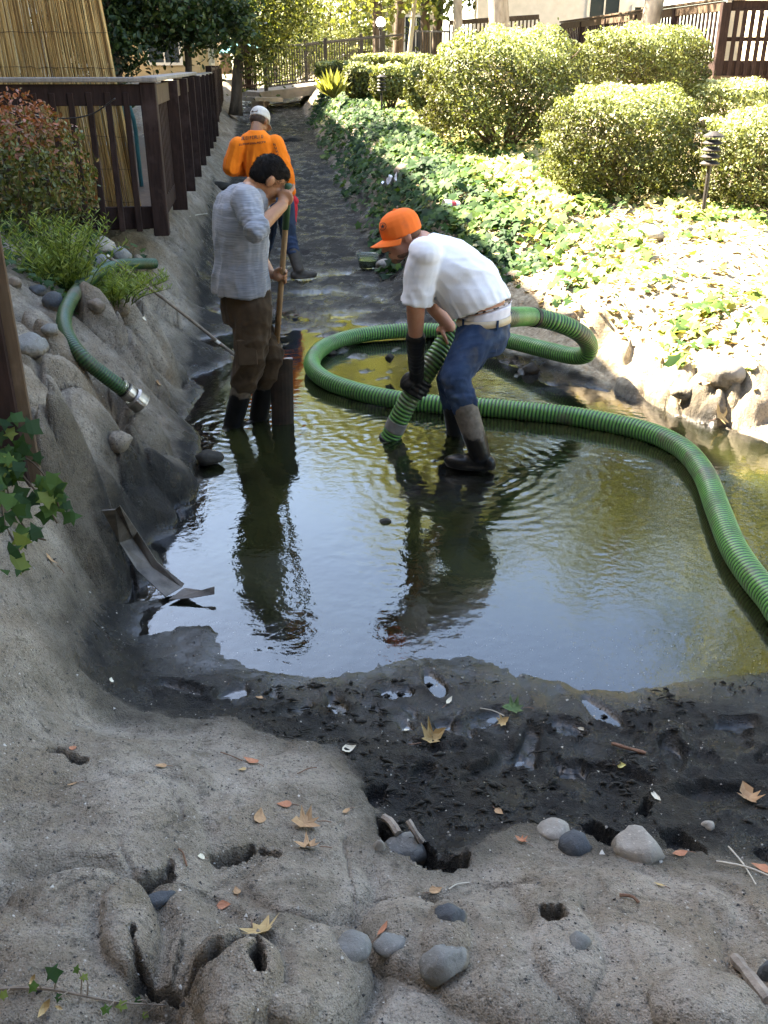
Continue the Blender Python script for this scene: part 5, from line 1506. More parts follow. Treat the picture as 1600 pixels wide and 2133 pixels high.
sh_l = at(530, 420, 5.56); el_l = at(538, 530, 5.68); wr_l = at(562, 570, 5.52)
hc = at(561, 371, 5.36)
hf = Vector((.70, .30, -.62)); hu = Vector((.52, .18, .82))
hp_, HB = head_prims(hc, hf, hu)
nk0 = at(527, 392, 5.38)
kA, aA = at(522, 742, 5.33), at(486, 880, 5.40)
kB, aB = at(560, 738, 5.50), at(540, 866, 5.53)
hipA, hipB = hipc - La * .09 - Fa * .01, hipc + La * .09
body = hp_ + [('t', [nk0, hc - HB[1] * .05 - HB[0] * .03], [.062, .055])]
body += [('t', [sh_r, el_r, wr_r], [.055, .045, .032]), ('t', [wr_r, hA - Fa * .03], [.030, .026])] + grip(hA, shaft_d, .019, (wr_r - hA), up=-1)
body += [('t', [sh_l, el_l, wr_l], [.055, .045, .032]), ('t', [wr_l, hB - Fa * .02], [.029, .024])] + grip(hB, shaft_d, .017, (wr_l - hB), up=-1)
body += [rings([(hipc, La * .13, Fa * .09), (hipc.lerp(nk0, .5), La * .12, Fa * .08), (nk0 - UP * .03, La * .12, Fa * .07)]), ('t', [hipA, kA, aA], [.07, .05, .04]), ('t', [hipB, kB, aB], [.07, .05, .04]), ('t', [sh_r, nk0, sh_l], [.05, .06, .05])]
skin = blob('body', body, .0062, M_SKIN_A, pa, 3)
add_eyes(hc, HB, 1.0, skin)
# hair
f, u, l = HB
hair = [('e', hc - f * .016 + u * .026, (f * .098, u * .097, l * .081)), ('e', hc - f * .050 - u * .014, (f * .058, u * .062, l * .075)), ('e', hc + f * .040 + u * .055, (f * .050, u * .050, l * .062))]
def hairfold(co): return .0015 * fbm(co[:, 0] * 1.0 + co[:, 2], co[:, 1] - co[:, 2], 5, 3, 90)
ho_ = blob('hair', hair, .007, M_HAIR, pa, 3, hairfold)
nvh = len(ho_.data.vertices)
co = np.empty(nvh * 3, np.float32); ho_.data.vertices.foreach_get('co', co); co = co.reshape(-1, 3)
nr = np.empty(nvh * 3, np.float32); ho_.data.vertex_normals.foreach_get('vector', nr); nr = nr.reshape(-1, 3)
up_k = (co - np.array(hc)) @ np.array(u)
pk_ = rng.integers(0, nvh, 4200); pk_ = pk_[up_k[pk_] > -.075]
Xh = nr[pk_] * .16 + np.array(f)[None] * .6 - np.array(u)[None] * .12 + rng.normal(0, .12, (len(pk_), 3))
Xh /= np.linalg.norm(Xh, axis=1, keepdims=True)
link('hair_strands', leaves('hair_strands', co[pk_] + nr[pk_] * .002, np.cross(Xh, rng.normal(size=Xh.shape)), rng.uniform(.009, .016, len(pk_)), T_LANCE, rng.random(len(pk_)), X=Xh), M_HAIR, ho_)
shirtA = m_cloth('heather_grey_shirt', (.15, .17, .205), (.31, .33, .365), 26, stretch=(.45, .45, 9), stain=(4, (.33, .31, .29), .5, .5))
tors = rings([(at(503, 612, 5.41), La * .185, Fa * .158), (at(503, 575, 5.41), La * .185, Fa * .158), (at(502, 530, 5.41), La * .178, Fa * .148), (at(500, 470, 5.40), La * .188, Fa * .146), (at(502, 430, 5.39), La * .192, Fa * .135), (at(510, 403, 5.385), La * .165, Fa * .11), (at(520, 388, 5.38), La * .10, Fa * .085), (at(528, 380, 5.375), La * .07, Fa * .07)])
fd_ = (wr_r - el_r).normalized(); fa_, fb_, _ = frame(fd_)
slv = [('t', [sh_r, sh_r.lerp(el_r, .55), el_r + (sh_r - el_r) * .10], [.086, .074, .058]), ('l', [(el_r + fd_ * k_, fa_ * r_, fb_ * r_) for k_, r_ in ((-.055, .050), (-.03, .062), (.0, .064), (.03, .062), (.05, .066), (.062, .064))]), ('t', [sh_l, sh_l.lerp(el_l, .55), el_l, el_l.lerp(wr_l, .2)], [.085, .075, .065, .055])]
ff = folds((.25, 0, 1), .12, .013, 3, .35); fs_ = folds((1, .3, -.2), .035, .006, 9, .1)
def foldA(co):
    m = np.exp(-(((co - np.array(el_r)) ** 2).sum(1)) / .012)
    return ff(co) * (1 - m) + fs_(co) * m + .004 * fbm(co[:, 0] + co[:, 1], co[:, 2], 77, 3, 30)
blob('shirt', [tors] + slv, .0085, shirtA, pa, 5, foldA)
# neckline chain
M_CHAIN = NT('necklace').set(col=(.5, .35, .25), rough=.3, metal=.8)
nkd = (hc - nk0).normalized(); a_, b_, _ = frame(nkd)
link('neck_chain', tube([nk0 + nkd * .045 + a_ * (.067 * math.cos(w)) + b_ * (.067 * math.sin(w)) for w in np.linspace(0, 6.2832, 40)], .0022, 5), M_CHAIN, pa)
trA = m_cloth('brown_work_trousers', (.036, .024, .014), (.075, .051, .031), 9, stain=(5, (.022, .016, .011), .7, .5))
pel = rings([(at(512, 598, 5.42), La * .168, Fa * .135), (at(512, 640, 5.42), La * .178, Fa * .142), (at(516, 672, 5.42), La * .165, Fa * .135)])
trp = [pel, ('t', [hipA, hipA.lerp(kA, .5), kA, kA.lerp(aA, .36)], [.112, .110, .098, .086]), ('t', [hipB, hipB.lerp(kB, .5), kB, kB.lerp(aB, .40)], [.110, .108, .096, .082])]
fh = folds((1, .4, .1), .075, .009, 15, .2); fv = folds((0, 0, 1), .10, .008, 16, .3)
blob('trousers', trp, .0085, trA, pa, 4, lambda co: fh(co) * sstep(.85, .55, co[:, 2]) + fv(co) * .8)
pk = at(515, 735, 5.235)
link('cargo_pocket', beam(pk + UP * .075 + Vector((.0, .01, 0)), pk - UP * .075, .115, .02, .006, Vector((.2, -1, 0))), trA, pa)
btA = blob('boot', boot_prims(kA.lerp(aA, .40), aA, Fa, .066, .060), .008, M_BOOT, pa, 3)
btB = blob('boot', boot_prims(kB.lerp(aB, .42), aB, Fa, .064, .060), .008, M_BOOT, pa, 3)
# the spade
M_HANDLE = m_noise('ash_handle', (.20, .12, .06), (.34, .225, .12), 8, .55, .2, .002, stretch=(6, 6, .8))
M_GRIP = NT('green_grip').set(col=(.018, .06, .022), rough=.55)
M_SPADE = m_noise('dark_wet_steel', (.006, .005, .0045), (.03, .019, .013), 14, .45, .3, .003)
sd_o = empty('spade', on(580, 860, 0), 'square-bladed spade with green grip held by the man in grey', 'spade')
gp = on_shaft(477)
link('handle', tube([sp_top, gp, sp_top.lerp(sp_bot, .6), sp_bot + shaft_d * .02], [.0165, .0165, .017, .018], 14), M_HANDLE, sd_o, smooth=True)
link('grip', tube([sp_top - shaft_d * .05, sp_top - shaft_d * .045, gp], [.016, .021, .0195], 14), M_GRIP, sd_o, smooth=True)
bt, bb_ = at(586, 748, 5.50), at(590, 905, 5.42)
bs = Vector((1, .12, 0)).normalized(); bd2 = (bb_ - bt).normalized(); bn = bs.cross(bd2)
V = []; F = []
for i in range(9):
    for j in range(7):
        s_ = (j - 3) / 3; V.append(bt + bd2 * ((bb_ - bt).length * i / 8) + bs * (s_ * .067) + bn * (.018 * s_ * s_ - .01))
for i in range(8):
    for j in range(6): F.append((i * 7 + j, i * 7 + j + 1, (i + 1) * 7 + j + 1, (i + 1) * 7 + j))
me = mesh('blade', V, F); bm = bmesh.new(); bm.from_mesh(me); bmesh.ops.solidify(bm, geom=bm.faces[:], thickness=.004); bm.to_mesh(me); bm.free()
link('blade', me, M_SPADE, sd_o, smooth=False)
for s_ in (-1, 1): link('tread', tube([bt + bs * (s_ * .014), bt + bs * (s_ * .068)], .007, 8), M_STEEL, sd_o)
link('socket', tube([sp_bot - shaft_d * .10, sp_bot + shaft_d * .05, bt + bd2 * .10 + bn * -.008], [.0195, .022, .012], 12), M_SPADE, sd_o, smooth=True)

# ------------------------------------------------------------------ man in the white shirt with the hose
Fb = Vector((-.90, .44, 0)).normalized(); Lb = Vector((-Fb.y, Fb.x, 0))           # his left side is towards the camera
pb = empty('person', on(985, 985, 0), 'man in white t-shirt, orange cap and jeans bending with a green hose', 'person')
hipb = at(1006, 690, 4.95)
spine = (at(905, 535, 5.0) - at(1005, 650, 4.95)).normalized()
bx = spine.cross(Lb).normalized(); bx = bx if bx.z < 0 else -bx                    # chest side of the trunk
sh1 = at(886, 528, 4.83); el1 = at(866, 640, 4.86); wr1 = at(866, 722, 4.99); 
sh2 = at(885, 545, 5.20); el2 = at(905, 640, 5.32); wr2 = at(938, 682, 5.28)
hand_t = at(853, 792, 5.08)
ih = near_idx(at(862, 800, 5.19)); hq = hpts[ih]; hax = (hpts[ih + 4] - hpts[ih - 4]).normalized()
hcb = at(836, 489, 5.00)
hfb = Vector((-.92, -.30, -.32)); hub = Vector((-.30, .0, .95))
hpb, HBb = head_prims(hcb, hfb, hub, 1.0)
nkb = at(880, 507, 5.02)
k1, a1 = at(948, 786, 4.74), at(1000, 945, 4.70)
k2, a2 = at(940, 792, 5.18), at(950, 900, 5.27)
h1, h2_ = hipb + Lb * .095, hipb - Lb * .095
body = hpb + [('t', [nkb, hcb - HBb[1] * .05 - HBb[0] * .035], [.066, .060]), ('t', [sh1, el1, wr1], [.058, .050, .036]), ('t', [wr1, hq + (wr1 - hq).normalized() * .09], [.034, .030]),
        ('t', [sh2, el2, wr2], [.056, .048, .034])]
ih2 = near_idx(at(938, 700, 5.30)); hax2 = (hpts[ih2 + 4] - hpts[ih2 - 4]).normalized()
body += grip(hpts[ih2], hax2, .058, Vector((0, .3, 1)))
body += [rings([(hipb, Lb * .13, Fb * .09), (at(1015, 640, 4.95), Lb * .150, bx * .118), (at(960, 575, 4.98), Lb * .14, bx * .11), (at(905, 530, 5.0), Lb * .12, bx * .08)]), ('t', [h1, k1, a1], [.07, .05, .04]), ('t', [h2_, k2, a2], [.07, .05, .04]), ('t', [sh1, nkb, sh2], [.05, .065, .05])]
skinb = blob('body', body, .0062, M_SKIN_B, pb, 3)
add_eyes(hcb, HBb, 1.0, skinb)
f, u, l = HBb
beard = [('e', hcb + (f * .032 - u * .088), (f * .052, u * .026, l * .052)), ('e', hcb + (f * .066 - u * .108), (f * .029, u * .022, l * .029)), ('e', hcb + (f * .091 - u * .066), (f * .011, u * .0045, l * .024))]
blob('beard', beard, .006, M_STUBBLE, pb, 2, lambda co: .0015 * fbm(co[:, 0] + co[:, 2], co[:, 1], 6, 2, 200))
blob('hair', [('e', hcb + (-f * .045 + u * .0), (f * .062, u * .060, l * .0785))], .007, M_STUBBLE, pb, 2)
# cap
t = NT('orange_cap_cloth')
n_ = t.noise(t.pos(), 14, 5, .6)
c = t.mix(t.ramp(n_, [(.52, (0, 0, 0)), (.72, (.45, .45, .45))]), (.78, .155, .028), (.36, .09, .05))
t.set(col=c, rough=.85, spec=.15, normal=t.bump(t.noise(t.pos(), 350, 2), .3, .002))
M_CAP = t.m
capc = hcb - f * .006 + u * .036
crown = [('l', [(capc + u * z, f * (a_ * 1.06), l * a_ * .90) for z, a_ in ((-.036, .103), (-.01, .105), (.03, .102), (.055, .092), (.075, .073), (.088, .045), (.093, .012))])]
capo = blob('cap', crown, .006, M_CAP, pb, 3)
V = []; F = []
for i in range(7):
    for j in range(13):
        w = (j - 6) / 6 * 1.25; rr_ = .098 + .078 * i / 6 * math.cos(w * .75) ** .6
        V.append(capc - u * (.030 + .010 * (i / 6) + .030 * (math.sin(w) ** 2) * (i / 6 * .6 + .4)) + f * (math.cos(w) * rr_ * 1.04) + l * (math.sin(w) * .092 * (1 + .06 * i / 6)))
for i in range(6):
    for j in range(12): F.append((i * 13 + j, i * 13 + j + 1, (i + 1) * 13 + j + 1, (i + 1) * 13 + j))
me = mesh('brim', V, F); bm = bmesh.new(); bm.from_mesh(me); bmesh.ops.solidify(bm, geom=bm.faces[:], thickness=.004); bm.to_mesh(me); bm.free()
link('brim', me, M_CAP, capo, smooth=True)
bm = bmesh.new(); prim_ell(bm, capc + u * .095, (f * .008, u * .005, l * .008)); link('button', bm_mesh(bm, 'button'), M_CAP, capo, True)
M_INK = NT('dark_ink').set(col=(.03, .018, .02), rough=.8)
star = []
for k in range(5):
    w0 = math.pi / 2 + k * 1.2566
    star.append([(0, 0), (.0055 * math.cos(w0 - .628), .0055 * math.sin(w0 - .628)), (.013 * math.cos(w0), .013 * math.sin(w0)), (.0055 * math.cos(w0 + .628), .0055 * math.sin(w0 + .628))])
ring = []
for k in range(28):
    w0, w1 = k * 6.2832 / 28, (k + .7 + .3 * (k % 2)) * 6.2832 / 28
    ring.append([(r_ * math.cos(w), r_ * math.sin(w)) for r_, w in ((.0165, w0), (.0195, w0), (.0195, w1), (.0165, w1))])
em = at(797, 471, 4.9)
decal('emblem', star + ring, em, Vector((1, 0, 0)), Vector((0, .25, .97)), Vector((0, 1, -.2)).normalized(), capo, M_INK, capo)
# shirt
shirtB = m_cloth('white_cotton', (.66, .68, .74), (.78, .79, .82), 12, stain=(6, (.42, .40, .36), .5, .56))
hem_b = (Fb * .93 + Vector((0, 0, -.42))).normalized()
tors = rings([(at(1003, 642, 4.95), Lb * .185, hem_b * .165), (at(992, 620, 4.95), Lb * .185, (hem_b * .7 + bx * .3).normalized() * .170), (at(968, 590, 4.97), Lb * .188, bx * .178), (at(938, 565, 4.98), Lb * .195, bx * .178),
              (at(912, 540, 5.0), Lb * .20, bx * .150), (at(893, 520, 5.01), Lb * .165, bx * .112), (at(876, 506, 5.02), Lb * .09, bx * .085)])
sd1 = (el1 - sh1).normalized(); sa1, sb1, _ = frame(sd1, Vector((0, 1, 0)))
slv = [('e', sh1, (sa1 * .090, sb1 * .090, sd1 * .085)), ('l', [(sh1.lerp(el1, k_), sa1 * r_, sb1 * (r_ * .9)) for k_, r_ in ((-.05, .080), (.2, .093), (.5, .090), (.80, .086), (.93, .088))]), ('t', [sh2, sh2.lerp(el2, .6)], [.090, .084])]
f1 = folds((.9, 0, .25), .16, .010, 23, .25); f2_ = folds((-.3, 0, 1), .06, .012, 27, .2)
def foldB(co):
    m = sstep(1.05, .8, co[:, 2])
    return f1(co) * .7 + f2_(co) * m * .9
shB = blob('shirt', [tors] + slv, .0085, shirtB, pb, 4, foldB)
# jeans, belt and shorts band
t = NT('blue_denim')
n_ = t.noise(t.pos(), 6, 5, .6)
c = t.ramp(n_, [(.3, (.010, .020, .048)), (.55, (.028, .050, .098)), (.8, (.10, .13, .18))])
c = t.mix(t.ramp(t.noise(t.pos(), 9, 5), [(.56, (0, 0, 0)), (.75, (.55, .55, .55))]), c, (.085, .08, .07))
t.set(col=c, rough=.85, spec=.15, normal=t.bump(t.noise(t.pos((1, 1, .4)), 300, 2), .3, .002))
M_DENIM = t.m
beltc = at(1008, 664, 4.95)
def blt(py, px, a, b, D=4.95): return (at(px, py, D), Lb * a, (Fb + Vector((0, 0, -.06))).normalized() * b)
jn = [rings([blt(668, 1008, .160, .138), blt(700, 1005, .172, .150), blt(735, 995, .16, .14)]), ('t', [h1, h1.lerp(k1, .5), k1, k1.lerp(a1, .34)], [.105, .098, .084, .074]), ('t', [h2_, h2_.lerp(k2, .5), k2, k2.lerp(a2, .42)], [.105, .098, .083, .072])]
fj = folds((1, .2, .25), .06, .010, 33, .2); fj2 = folds((.3, 0, 1), .12, .006, 34, .2)
jo = blob('jeans', jn, .0085, M_DENIM, pb, 4, lambda co: fj(co) * sstep(.62, .42, co[:, 2]) + fj2(co) * .8 + fj(co) * .35)
M_BELT = m_noise('cream_belt', (.42, .34, .23), (.55, .46, .33), 20, .6, .2, .002)
bel = []
for z_, a_, b_ in ((-.019, .167, .145), (.019, .164, .142)):
    bel.append([beltc + UP * z_ + Lb * (a_ * math.cos(w)) + Fb * (b_ * math.sin(w)) - UP * (.06 * b_ * math.sin(w)) for w in np.linspace(0, 6.2832, 49)[:-1]])
V = bel[0] + bel[1]; F = [(k, (k + 1) % 48, 48 + (k + 1) % 48, 48 + k) for k in range(48)]
me = mesh('belt', V, F); bm = bmesh.new(); bm.from_mesh(me); bmesh.ops.solidify(bm, geom=bm.faces[:], thickness=-.004); bm.to_mesh(me); bm.free()
be = link('belt', me, M_BELT, pb, smooth=True)
for w in (-.9, -2.2, -3.9, .4, 3.3):
    q = beltc + Lb * (.170 * math.cos(w)) + Fb * (.148 * math.sin(w)); link('belt_loop', beam(q - UP * .026, q + UP * .026, .012, .006, .001, Lb * math.cos(w) + Fb * math.sin(w)), M_DENIM, be)
shorts = m_cloth('pale_shorts', (.60, .58, .64), (.70, .68, .72), 20)
sb_ = blob('undershorts', [rings([blt(672, 1008, .158, .136), (at(1012, 645, 4.95), Lb * .158, (Fb + Vector((0, 0, -.28))).normalized() * .137)])], .008, shorts, pb, 2)
wb_ = []
for dz, k in ((0, 1.012), (.009, 1.012)):
    cb = at(1013, 641, 4.95) + UP * (dz - .003)
    wb_.append([cb + Lb * (.156 * k * math.cos(w)) + (Fb + Vector((0, 0, -.30))).normalized() * (.137 * k * math.sin(w)) for w in np.linspace(0, 6.2832, 49)[:-1]])
V = wb_[0] + wb_[1]; t = NT('dashed_band'); t.set(col=t.ramp(t.noise(t.pos(), 45, 0), [(.42, (.02, .015, .02)), (.5, (.5, .48, .5))]), rough=.8)
link('waistband', mesh('waistband', V, F), t.m, sb_)
pkq = at(1012, 712, 4.80)
link('back_pocket', beam(pkq + UP * .055 + Vector((.0, .01, 0)), pkq - UP * .065, .13, .012, .005, Vector((.35, -1, .1))), M_DENIM, jo)
blob('boot', boot_prims(k1.lerp(a1, .36), a1, Fb + Vector((0, -.25, 0)), .070, .058), .008, M_BOOT, pb, 3)
blob('boot', boot_prims(k2.lerp(a2, .42), a2, Fb, .068, .058), .008, M_BOOT, pb, 3)
# black glove closed round the hose
gl_ = grip(hq, hax, .060, Vector((-.75, -.45, .45)), up=-1, fr=.0135, spread=.029, want=(.4, -.9, 0), ps=1.3, reach=1.9)
gl_ += [('t', [wr1 + (el1 - wr1) * .22, wr1, hq + (wr1 - hq).normalized() * .085], [.055, .050, .043])]
gf_ = folds((1, 0, .2), .04, .004, 44, .2)
blob('glove', gl_, .0065, M_BLACKRUB, pb, 3, gf_)

# ------------------------------------------------------------------ man in the orange shirt upstream
pcn = empty('person', on(615, 585, .03), 'man in orange long-sleeved shirt and pale cap walking upstream, back turned', 'person')
DC = 9.75
def c_(px, py, d=0.0): return at(px, py, DC + d)
Fc = Vector((.25, .97, 0)).normalized(); Lc = Vector((-Fc.y, Fc.x, 0))
hcc = c_(541, 252, .16); hfc = Vector((.38, .75, -.55)); huc = Vector((.12, .55, .83))
hpc, HBc = head_prims(hcc, hfc, huc)
nkc = c_(533, 280, .05)
shl, ell, wrl = c_(496, 305, .02), c_(481, 350, .0), c_(520, 352, .28)
shr, elr, wrr = c_(574, 300, .05), c_(596, 362, .0), c_(608, 405, .12)
kc, ac = c_(601, 490, .1), at(622, 562, 9.70)
kd, ad = c_(560, 480, .25), c_(548, 545, .45)
hipc_ = c_(578, 425, .02)
body = hpc + [('t', [nkc, hcc - HBc[1] * .05 - HBc[0] * .03], [.062, .058]), ('t', [shl, ell, wrl, wrl + Fc * .08], [.055, .045, .033, .03]), ('t', [shr, elr, wrr], [.055, .045, .034])]
body += grip(wrr + Vector((.02, .0, -.05)), Vector((.1, .5, -.8)), .015, Vector((-.8, -.3, .2)))
body += [rings([(hipc_, Lc * .13, Fc * .09), (c_(540, 340, .08), Lc * .12, Fc * .08), (c_(534, 285, .06), Lc * .12, Fc * .07)]), ('t', [hipc_ - Lc * .08, kc, ac], [.07, .05, .04]), ('t', [hipc_ + Lc * .08, kd, ad], [.07, .05, .04]), ('t', [shl, nkc, shr], [.05, .06, .05])]
blob('body', body, .008, M_SKIN_C, pcn, 3)
f, u, l = HBc
blob('hair', [('e', hcc - f * .035 - u * .005, (f * .07, u * .075, l * .080))], .008, m_noise('cropped_dark_hair', (.03, .018, .012), (.06, .035, .022), 80, .8, .4), pcn, 2)
M_CAP2 = m_noise('pale_cap_cloth', (.42, .39, .35), (.56, .53, .48), 14, .85, .2)
capc = hcc - f * .002 + u * .040
capo2 = blob('cap', [('l', [(capc + u * z, f * (a_ * 1.06), l * a_ * .92) for z, a_ in ((-.032, .104), (-.01, .105), (.03, .102), (.055, .092), (.075, .073), (.088, .045), (.093, .012))])], .007, M_CAP2, pcn, 3)
V = []; F = []
for i in range(6):
    for j in range(13):
        w = (j - 6) / 6 * 1.2; rr_ = .098 + .075 * i / 5 * math.cos(w * .75) ** .6
        V.append(capc - u * (.028 + .014 * i / 5 + .03 * math.sin(w) ** 2) + f * (math.cos(w) * rr_ * 1.04) + l * (math.sin(w) * .096))
for i in range(5):
    for j in range(12): F.append((i * 13 + j, i * 13 + j + 1, (i + 1) * 13 + j + 1, (i + 1) * 13 + j))
me = mesh('brim', V, F); bm = bmesh.new(); bm.from_mesh(me); bmesh.ops.solidify(bm, geom=bm.faces[:], thickness=.004); bm.to_mesh(me); bm.free()
link('brim', me, M_CAP2, capo2, smooth=True)
V = [capc - f * .108 - u * .012 + l * (.036 * math.cos(w)) + u * (.042 * max(0, math.sin(w))) + f * (.020 * max(0, math.sin(w)) ** 2) for w in np.linspace(0, math.pi, 12)]
link('strap_opening', mesh('strap_opening', [v - f * .003 for v in V], [tuple(range(12))]), bpy.data.materials['cropped_dark_hair'], capo2)
shirtC = m_cloth('orange_shirt_cloth', (.74, .16, .012), (.85, .21, .018), 10)
tors = rings([(c_(562, 412, .02), Lc * .165, Fc * .125), (c_(556, 390, .03), Lc * .168, Fc * .13), (c_(544, 350, .05), Lc * .170, Fc * .13), (c_(536, 315, .06), Lc * .185, Fc * .125), (c_(534, 295, .05), Lc * .18, Fc * .115), (c_(533, 282, .05), Lc * .14, Fc * .10), (c_(535, 271, .06), Lc * .075, Fc * .075)])
slv = [('t', [shl, ell, wrl, wrl + Fc * .04], [.090, .080, .066, .05]), ('t', [shr, elr, wrr + (elr - wrr) * .15], [.090, .076, .056])]
fc_ = folds((.25, 0, 1), .075, .012, 53, .15)
shC = blob('shirt', [tors] + slv, .009, shirtC, pcn, 4, lambda co: fc_(co) * sstep(1.35, 1.15, co[:, 2]) + .004 * fbm(co[:, 0], co[:, 2], 7, 3, 25))
# the print on the back: two rows of small dark lettering, too worn to read
rp = random.Random(4); pol = []
def glyph(x, y, w, h, th, kind):
    b = lambda x0, y0, x1, y1: pol.append([(x0, y0), (x1, y0), (x1, y1), (x0, y1)])
    if kind in 'EFCLUHRI': b(x, y, x + th, y + h)
    if kind in 'HURN': b(x + w - th, y, x + w, y + h)
    if kind in 'EFCR': b(x + th, y + h - th, x + w - (th if kind == 'R' else 0), y + h)
    if kind in 'ECLU': b(x + th, y, x + w - (th if kind == 'U' else 0), y + th)
    if kind in 'EFHR': b(x + th, y + h * .5 - th / 2, x + w - th, y + h * .5 + th / 2)
    if kind == 'N': b(x, y, x + th, y + h); b(x + th, y + h * .55, x + w - th, y + h * .8)
sxv, syv = Vector((1, 0, 0)), Vector((0, 0, 1))
for i, ch in enumerate('ULEIFCRLIU'): glyph(-.11 + i * .022, .0, .017, .030, .0045, ch)
for i, ch in enumerate('CLNERFUNHLRECFH'): glyph(-.13 + i * .0175, -.045, .013, .017, .004, ch)
pol = [[(x, y + x * .10) for x, y in p] for p in pol]
decal('back_print', pol, c_(520, 293, -.25), sxv, syv, Vector((0, 1, 0)), shC, M_INK, shC, .004)
pol = []
for i, ch in enumerate('HUNCELFR'): glyph(0, -i * .032, .020, .022, .005, ch)
decal('sleeve_print', pol, c_(577, 307, -.25), sxv, Vector((-.32, 0, 1)), Vector((-.25, 1, 0)).normalized(), shC, M_INK, shC, .004)
jn = [rings([(c_(562, 400, .02), Lc * .155, Fc * .115), (c_(575, 428, .02), Lc * .165, Fc * .125), (c_(582, 445, .03), Lc * .15, Fc * .115)]), ('t', [hipc_ - Lc * .08, (hipc_ - Lc * .08).lerp(kc, .5), kc, kc.lerp(ac, .45)], [.098, .092, .080, .070]), ('t', [hipc_ + Lc * .08, kd, kd.lerp(ad, .5)], [.098, .08, .07])]
fj3 = folds((1, 0, .2), .06, .009, 63, .2)
M_DENIM2 = m_cloth('dark_denim', (.022, .034, .065), (.05, .07, .115), 9)
blob('jeans', jn, .009, M_DENIM2, pcn, 4, lambda co: fj3(co) * sstep(.7, .45, co[:, 2]))
M_MUDBOOT = m_noise('mud_caked_boot', (.045, .036, .028), (.09, .072, .055), 30, .7, .5, .004)
blob('boot', boot_prims(kc.lerp(ac, .45), ac, Vector((.9, .3, 0)), .064, .056), .009, M_MUDBOOT, pcn, 3)
blob('boot', boot_prims(kd.lerp(ad, .45), ad, Fc, .064, .056), .009, M_MUDBOOT, pcn, 3)
# red rag in his hand
q = wrr + Vector((.02, -.03, -.04))
M_RAG = m_cloth('red_cloth', (.45, .02, .03), (.62, .04, .05), 12)
rg_ = blob('red_rag', [('t', [q, q + Vector((.0, -.02, -.10)), q + Vector((-.015, -.02, -.24))], [.035, .04, .032]), ('e', q + Vector((.015, -.01, -.02)), (Vector((.04, 0, 0)), Vector((0, .035, 0)), Vector((0, 0, .035))))], .008, M_RAG, None, 3, folds((0, 0, 1), .03, .008, 70, .2))
tag(rg_, 'red rag hanging from the hand of the man in orange', 'rag')
# ================================================================== stones, fallen leaves, sticks
def m_stone(name, c1, c2, c3=None):
    t = NT(name)
    P = t.coord('Object')
    n = t.noise(P, 3.5, 6, .6); g = t.noise(P, 34, 5, .7)
    c = t.ramp(n, [(.3, c1), (.7, c2)])
    c = t.mix(t.ramp(g, [(.55, (0, 0, 0)), (.7, (.5, .5, .5))]), c, c3 or tuple(x * .35 for x in c1))
    c = t.mix(t.ramp(t.noise(P, 90, 3), [(.62, (0, 0, 0)), (.7, (.4, .4, .4))]), c, tuple(min(1, x * 1.8) for x in c2))
    gz_ = t.node('ShaderNodeSeparateXYZ'); t.l(t.coord('Generated'), gz_.inputs[0])
    dirt = t.ramp(t.math('ADD', gz_.outputs[2], t.math('MULTIPLY', t.noise(P, 14, 5, .65), .9)), [(.88, (.92, .92, .92)), (1.12, (0, 0, 0))])
    c = t.mix(dirt, c, t.ramp(t.noise(P, 50, 4), [(.3, (.09, .077, .058)), (.7, (.24, .205, .16))]) if name != 'mud_lump_stone' else (.02, .018, .015))
    t.set(col=c, rough=.8, spec=.2, normal=t.bump(t.noise(P, 45, 6, .7), .6, .012))
    return t.m
ST = {'blue': m_stone('blue_grey_stone', (.12, .12, .112), (.21, .205, .19)), 'pale': m_stone('pale_stone', (.20, .18, .15), (.31, .28, .24), (.07, .06, .05)), 'dark': m_stone('dark_stone', (.045, .05, .055), (.09, .095, .10)),
      'brown': m_stone('brown_stone', (.13, .10, .075), (.22, .18, .14)), 'mud': m_stone('mud_lump_stone', (.016, .015, .013), (.04, .037, .03)), 'crust': m_stone('crusted_stone', (.15, .13, .105), (.25, .225, .19))}
ST['crust'] = M_BANK
def stone_mesh(rx, ry, rz, seed, ang=.25):
    bm = bmesh.new(); bmesh.ops.create_icosphere(bm, subdivisions=3, radius=1)
    off = Vector((seed * 3.7, seed * 1.3, seed * 2.1)); rg = random.Random(seed)
    cuts = [(Vector((rg.gauss(0, 1), rg.gauss(0, 1), rg.gauss(0, .7))).normalized(), rg.uniform(.72, .95)) for _ in range(5)]
    for v in bm.verts:
        d = v.co.normalized(); k = 1 + .26 * mnoise.noise(d * 1.2 + off) + .10 * mnoise.noise(d * 3.2 + off) + .035 * mnoise.noise(d * 8 + off)
        p = d * k
        for n_, h_ in cuts:
            e = p.dot(n_) - h_
            if e > 0: p -= n_ * (e * (.55 + ang))
        v.co = Vector((p.x * rx, p.y * ry, p.z * rz))
    return bm_mesh(bm, 'stone')
GR = 'stones set in the banks'
def stone(px, py, w, h, kind, label, sink=.35, yaw=0.0, ang=.2, depth=1.0, tilt=0.0, cat='stone', name='stone', group=GR, lift=0.0):
    p, t = hit(px, py + h * .25)
    if py > 1690 and name == 'stone': sink = min(.66, sink + .27); w *= 1.15; h *= 1.25; ang += .25
    k = t / FPX
    rx = w * k / 2; rz = h * k / 2 * 1.05; ry = rx * depth
    sd_ = int(px * 7 + py)
    o = link(name, stone_mesh(rx, ry, rz, sd_ % 211, ang), ST[kind], smooth=True)
    o.location = (p.x, p.y + ry * .25, p.z + rz * (1 - 2 * sink) + lift); o.rotation_euler = (0, tilt, yaw)
    tag(o, label, cat, group); return o
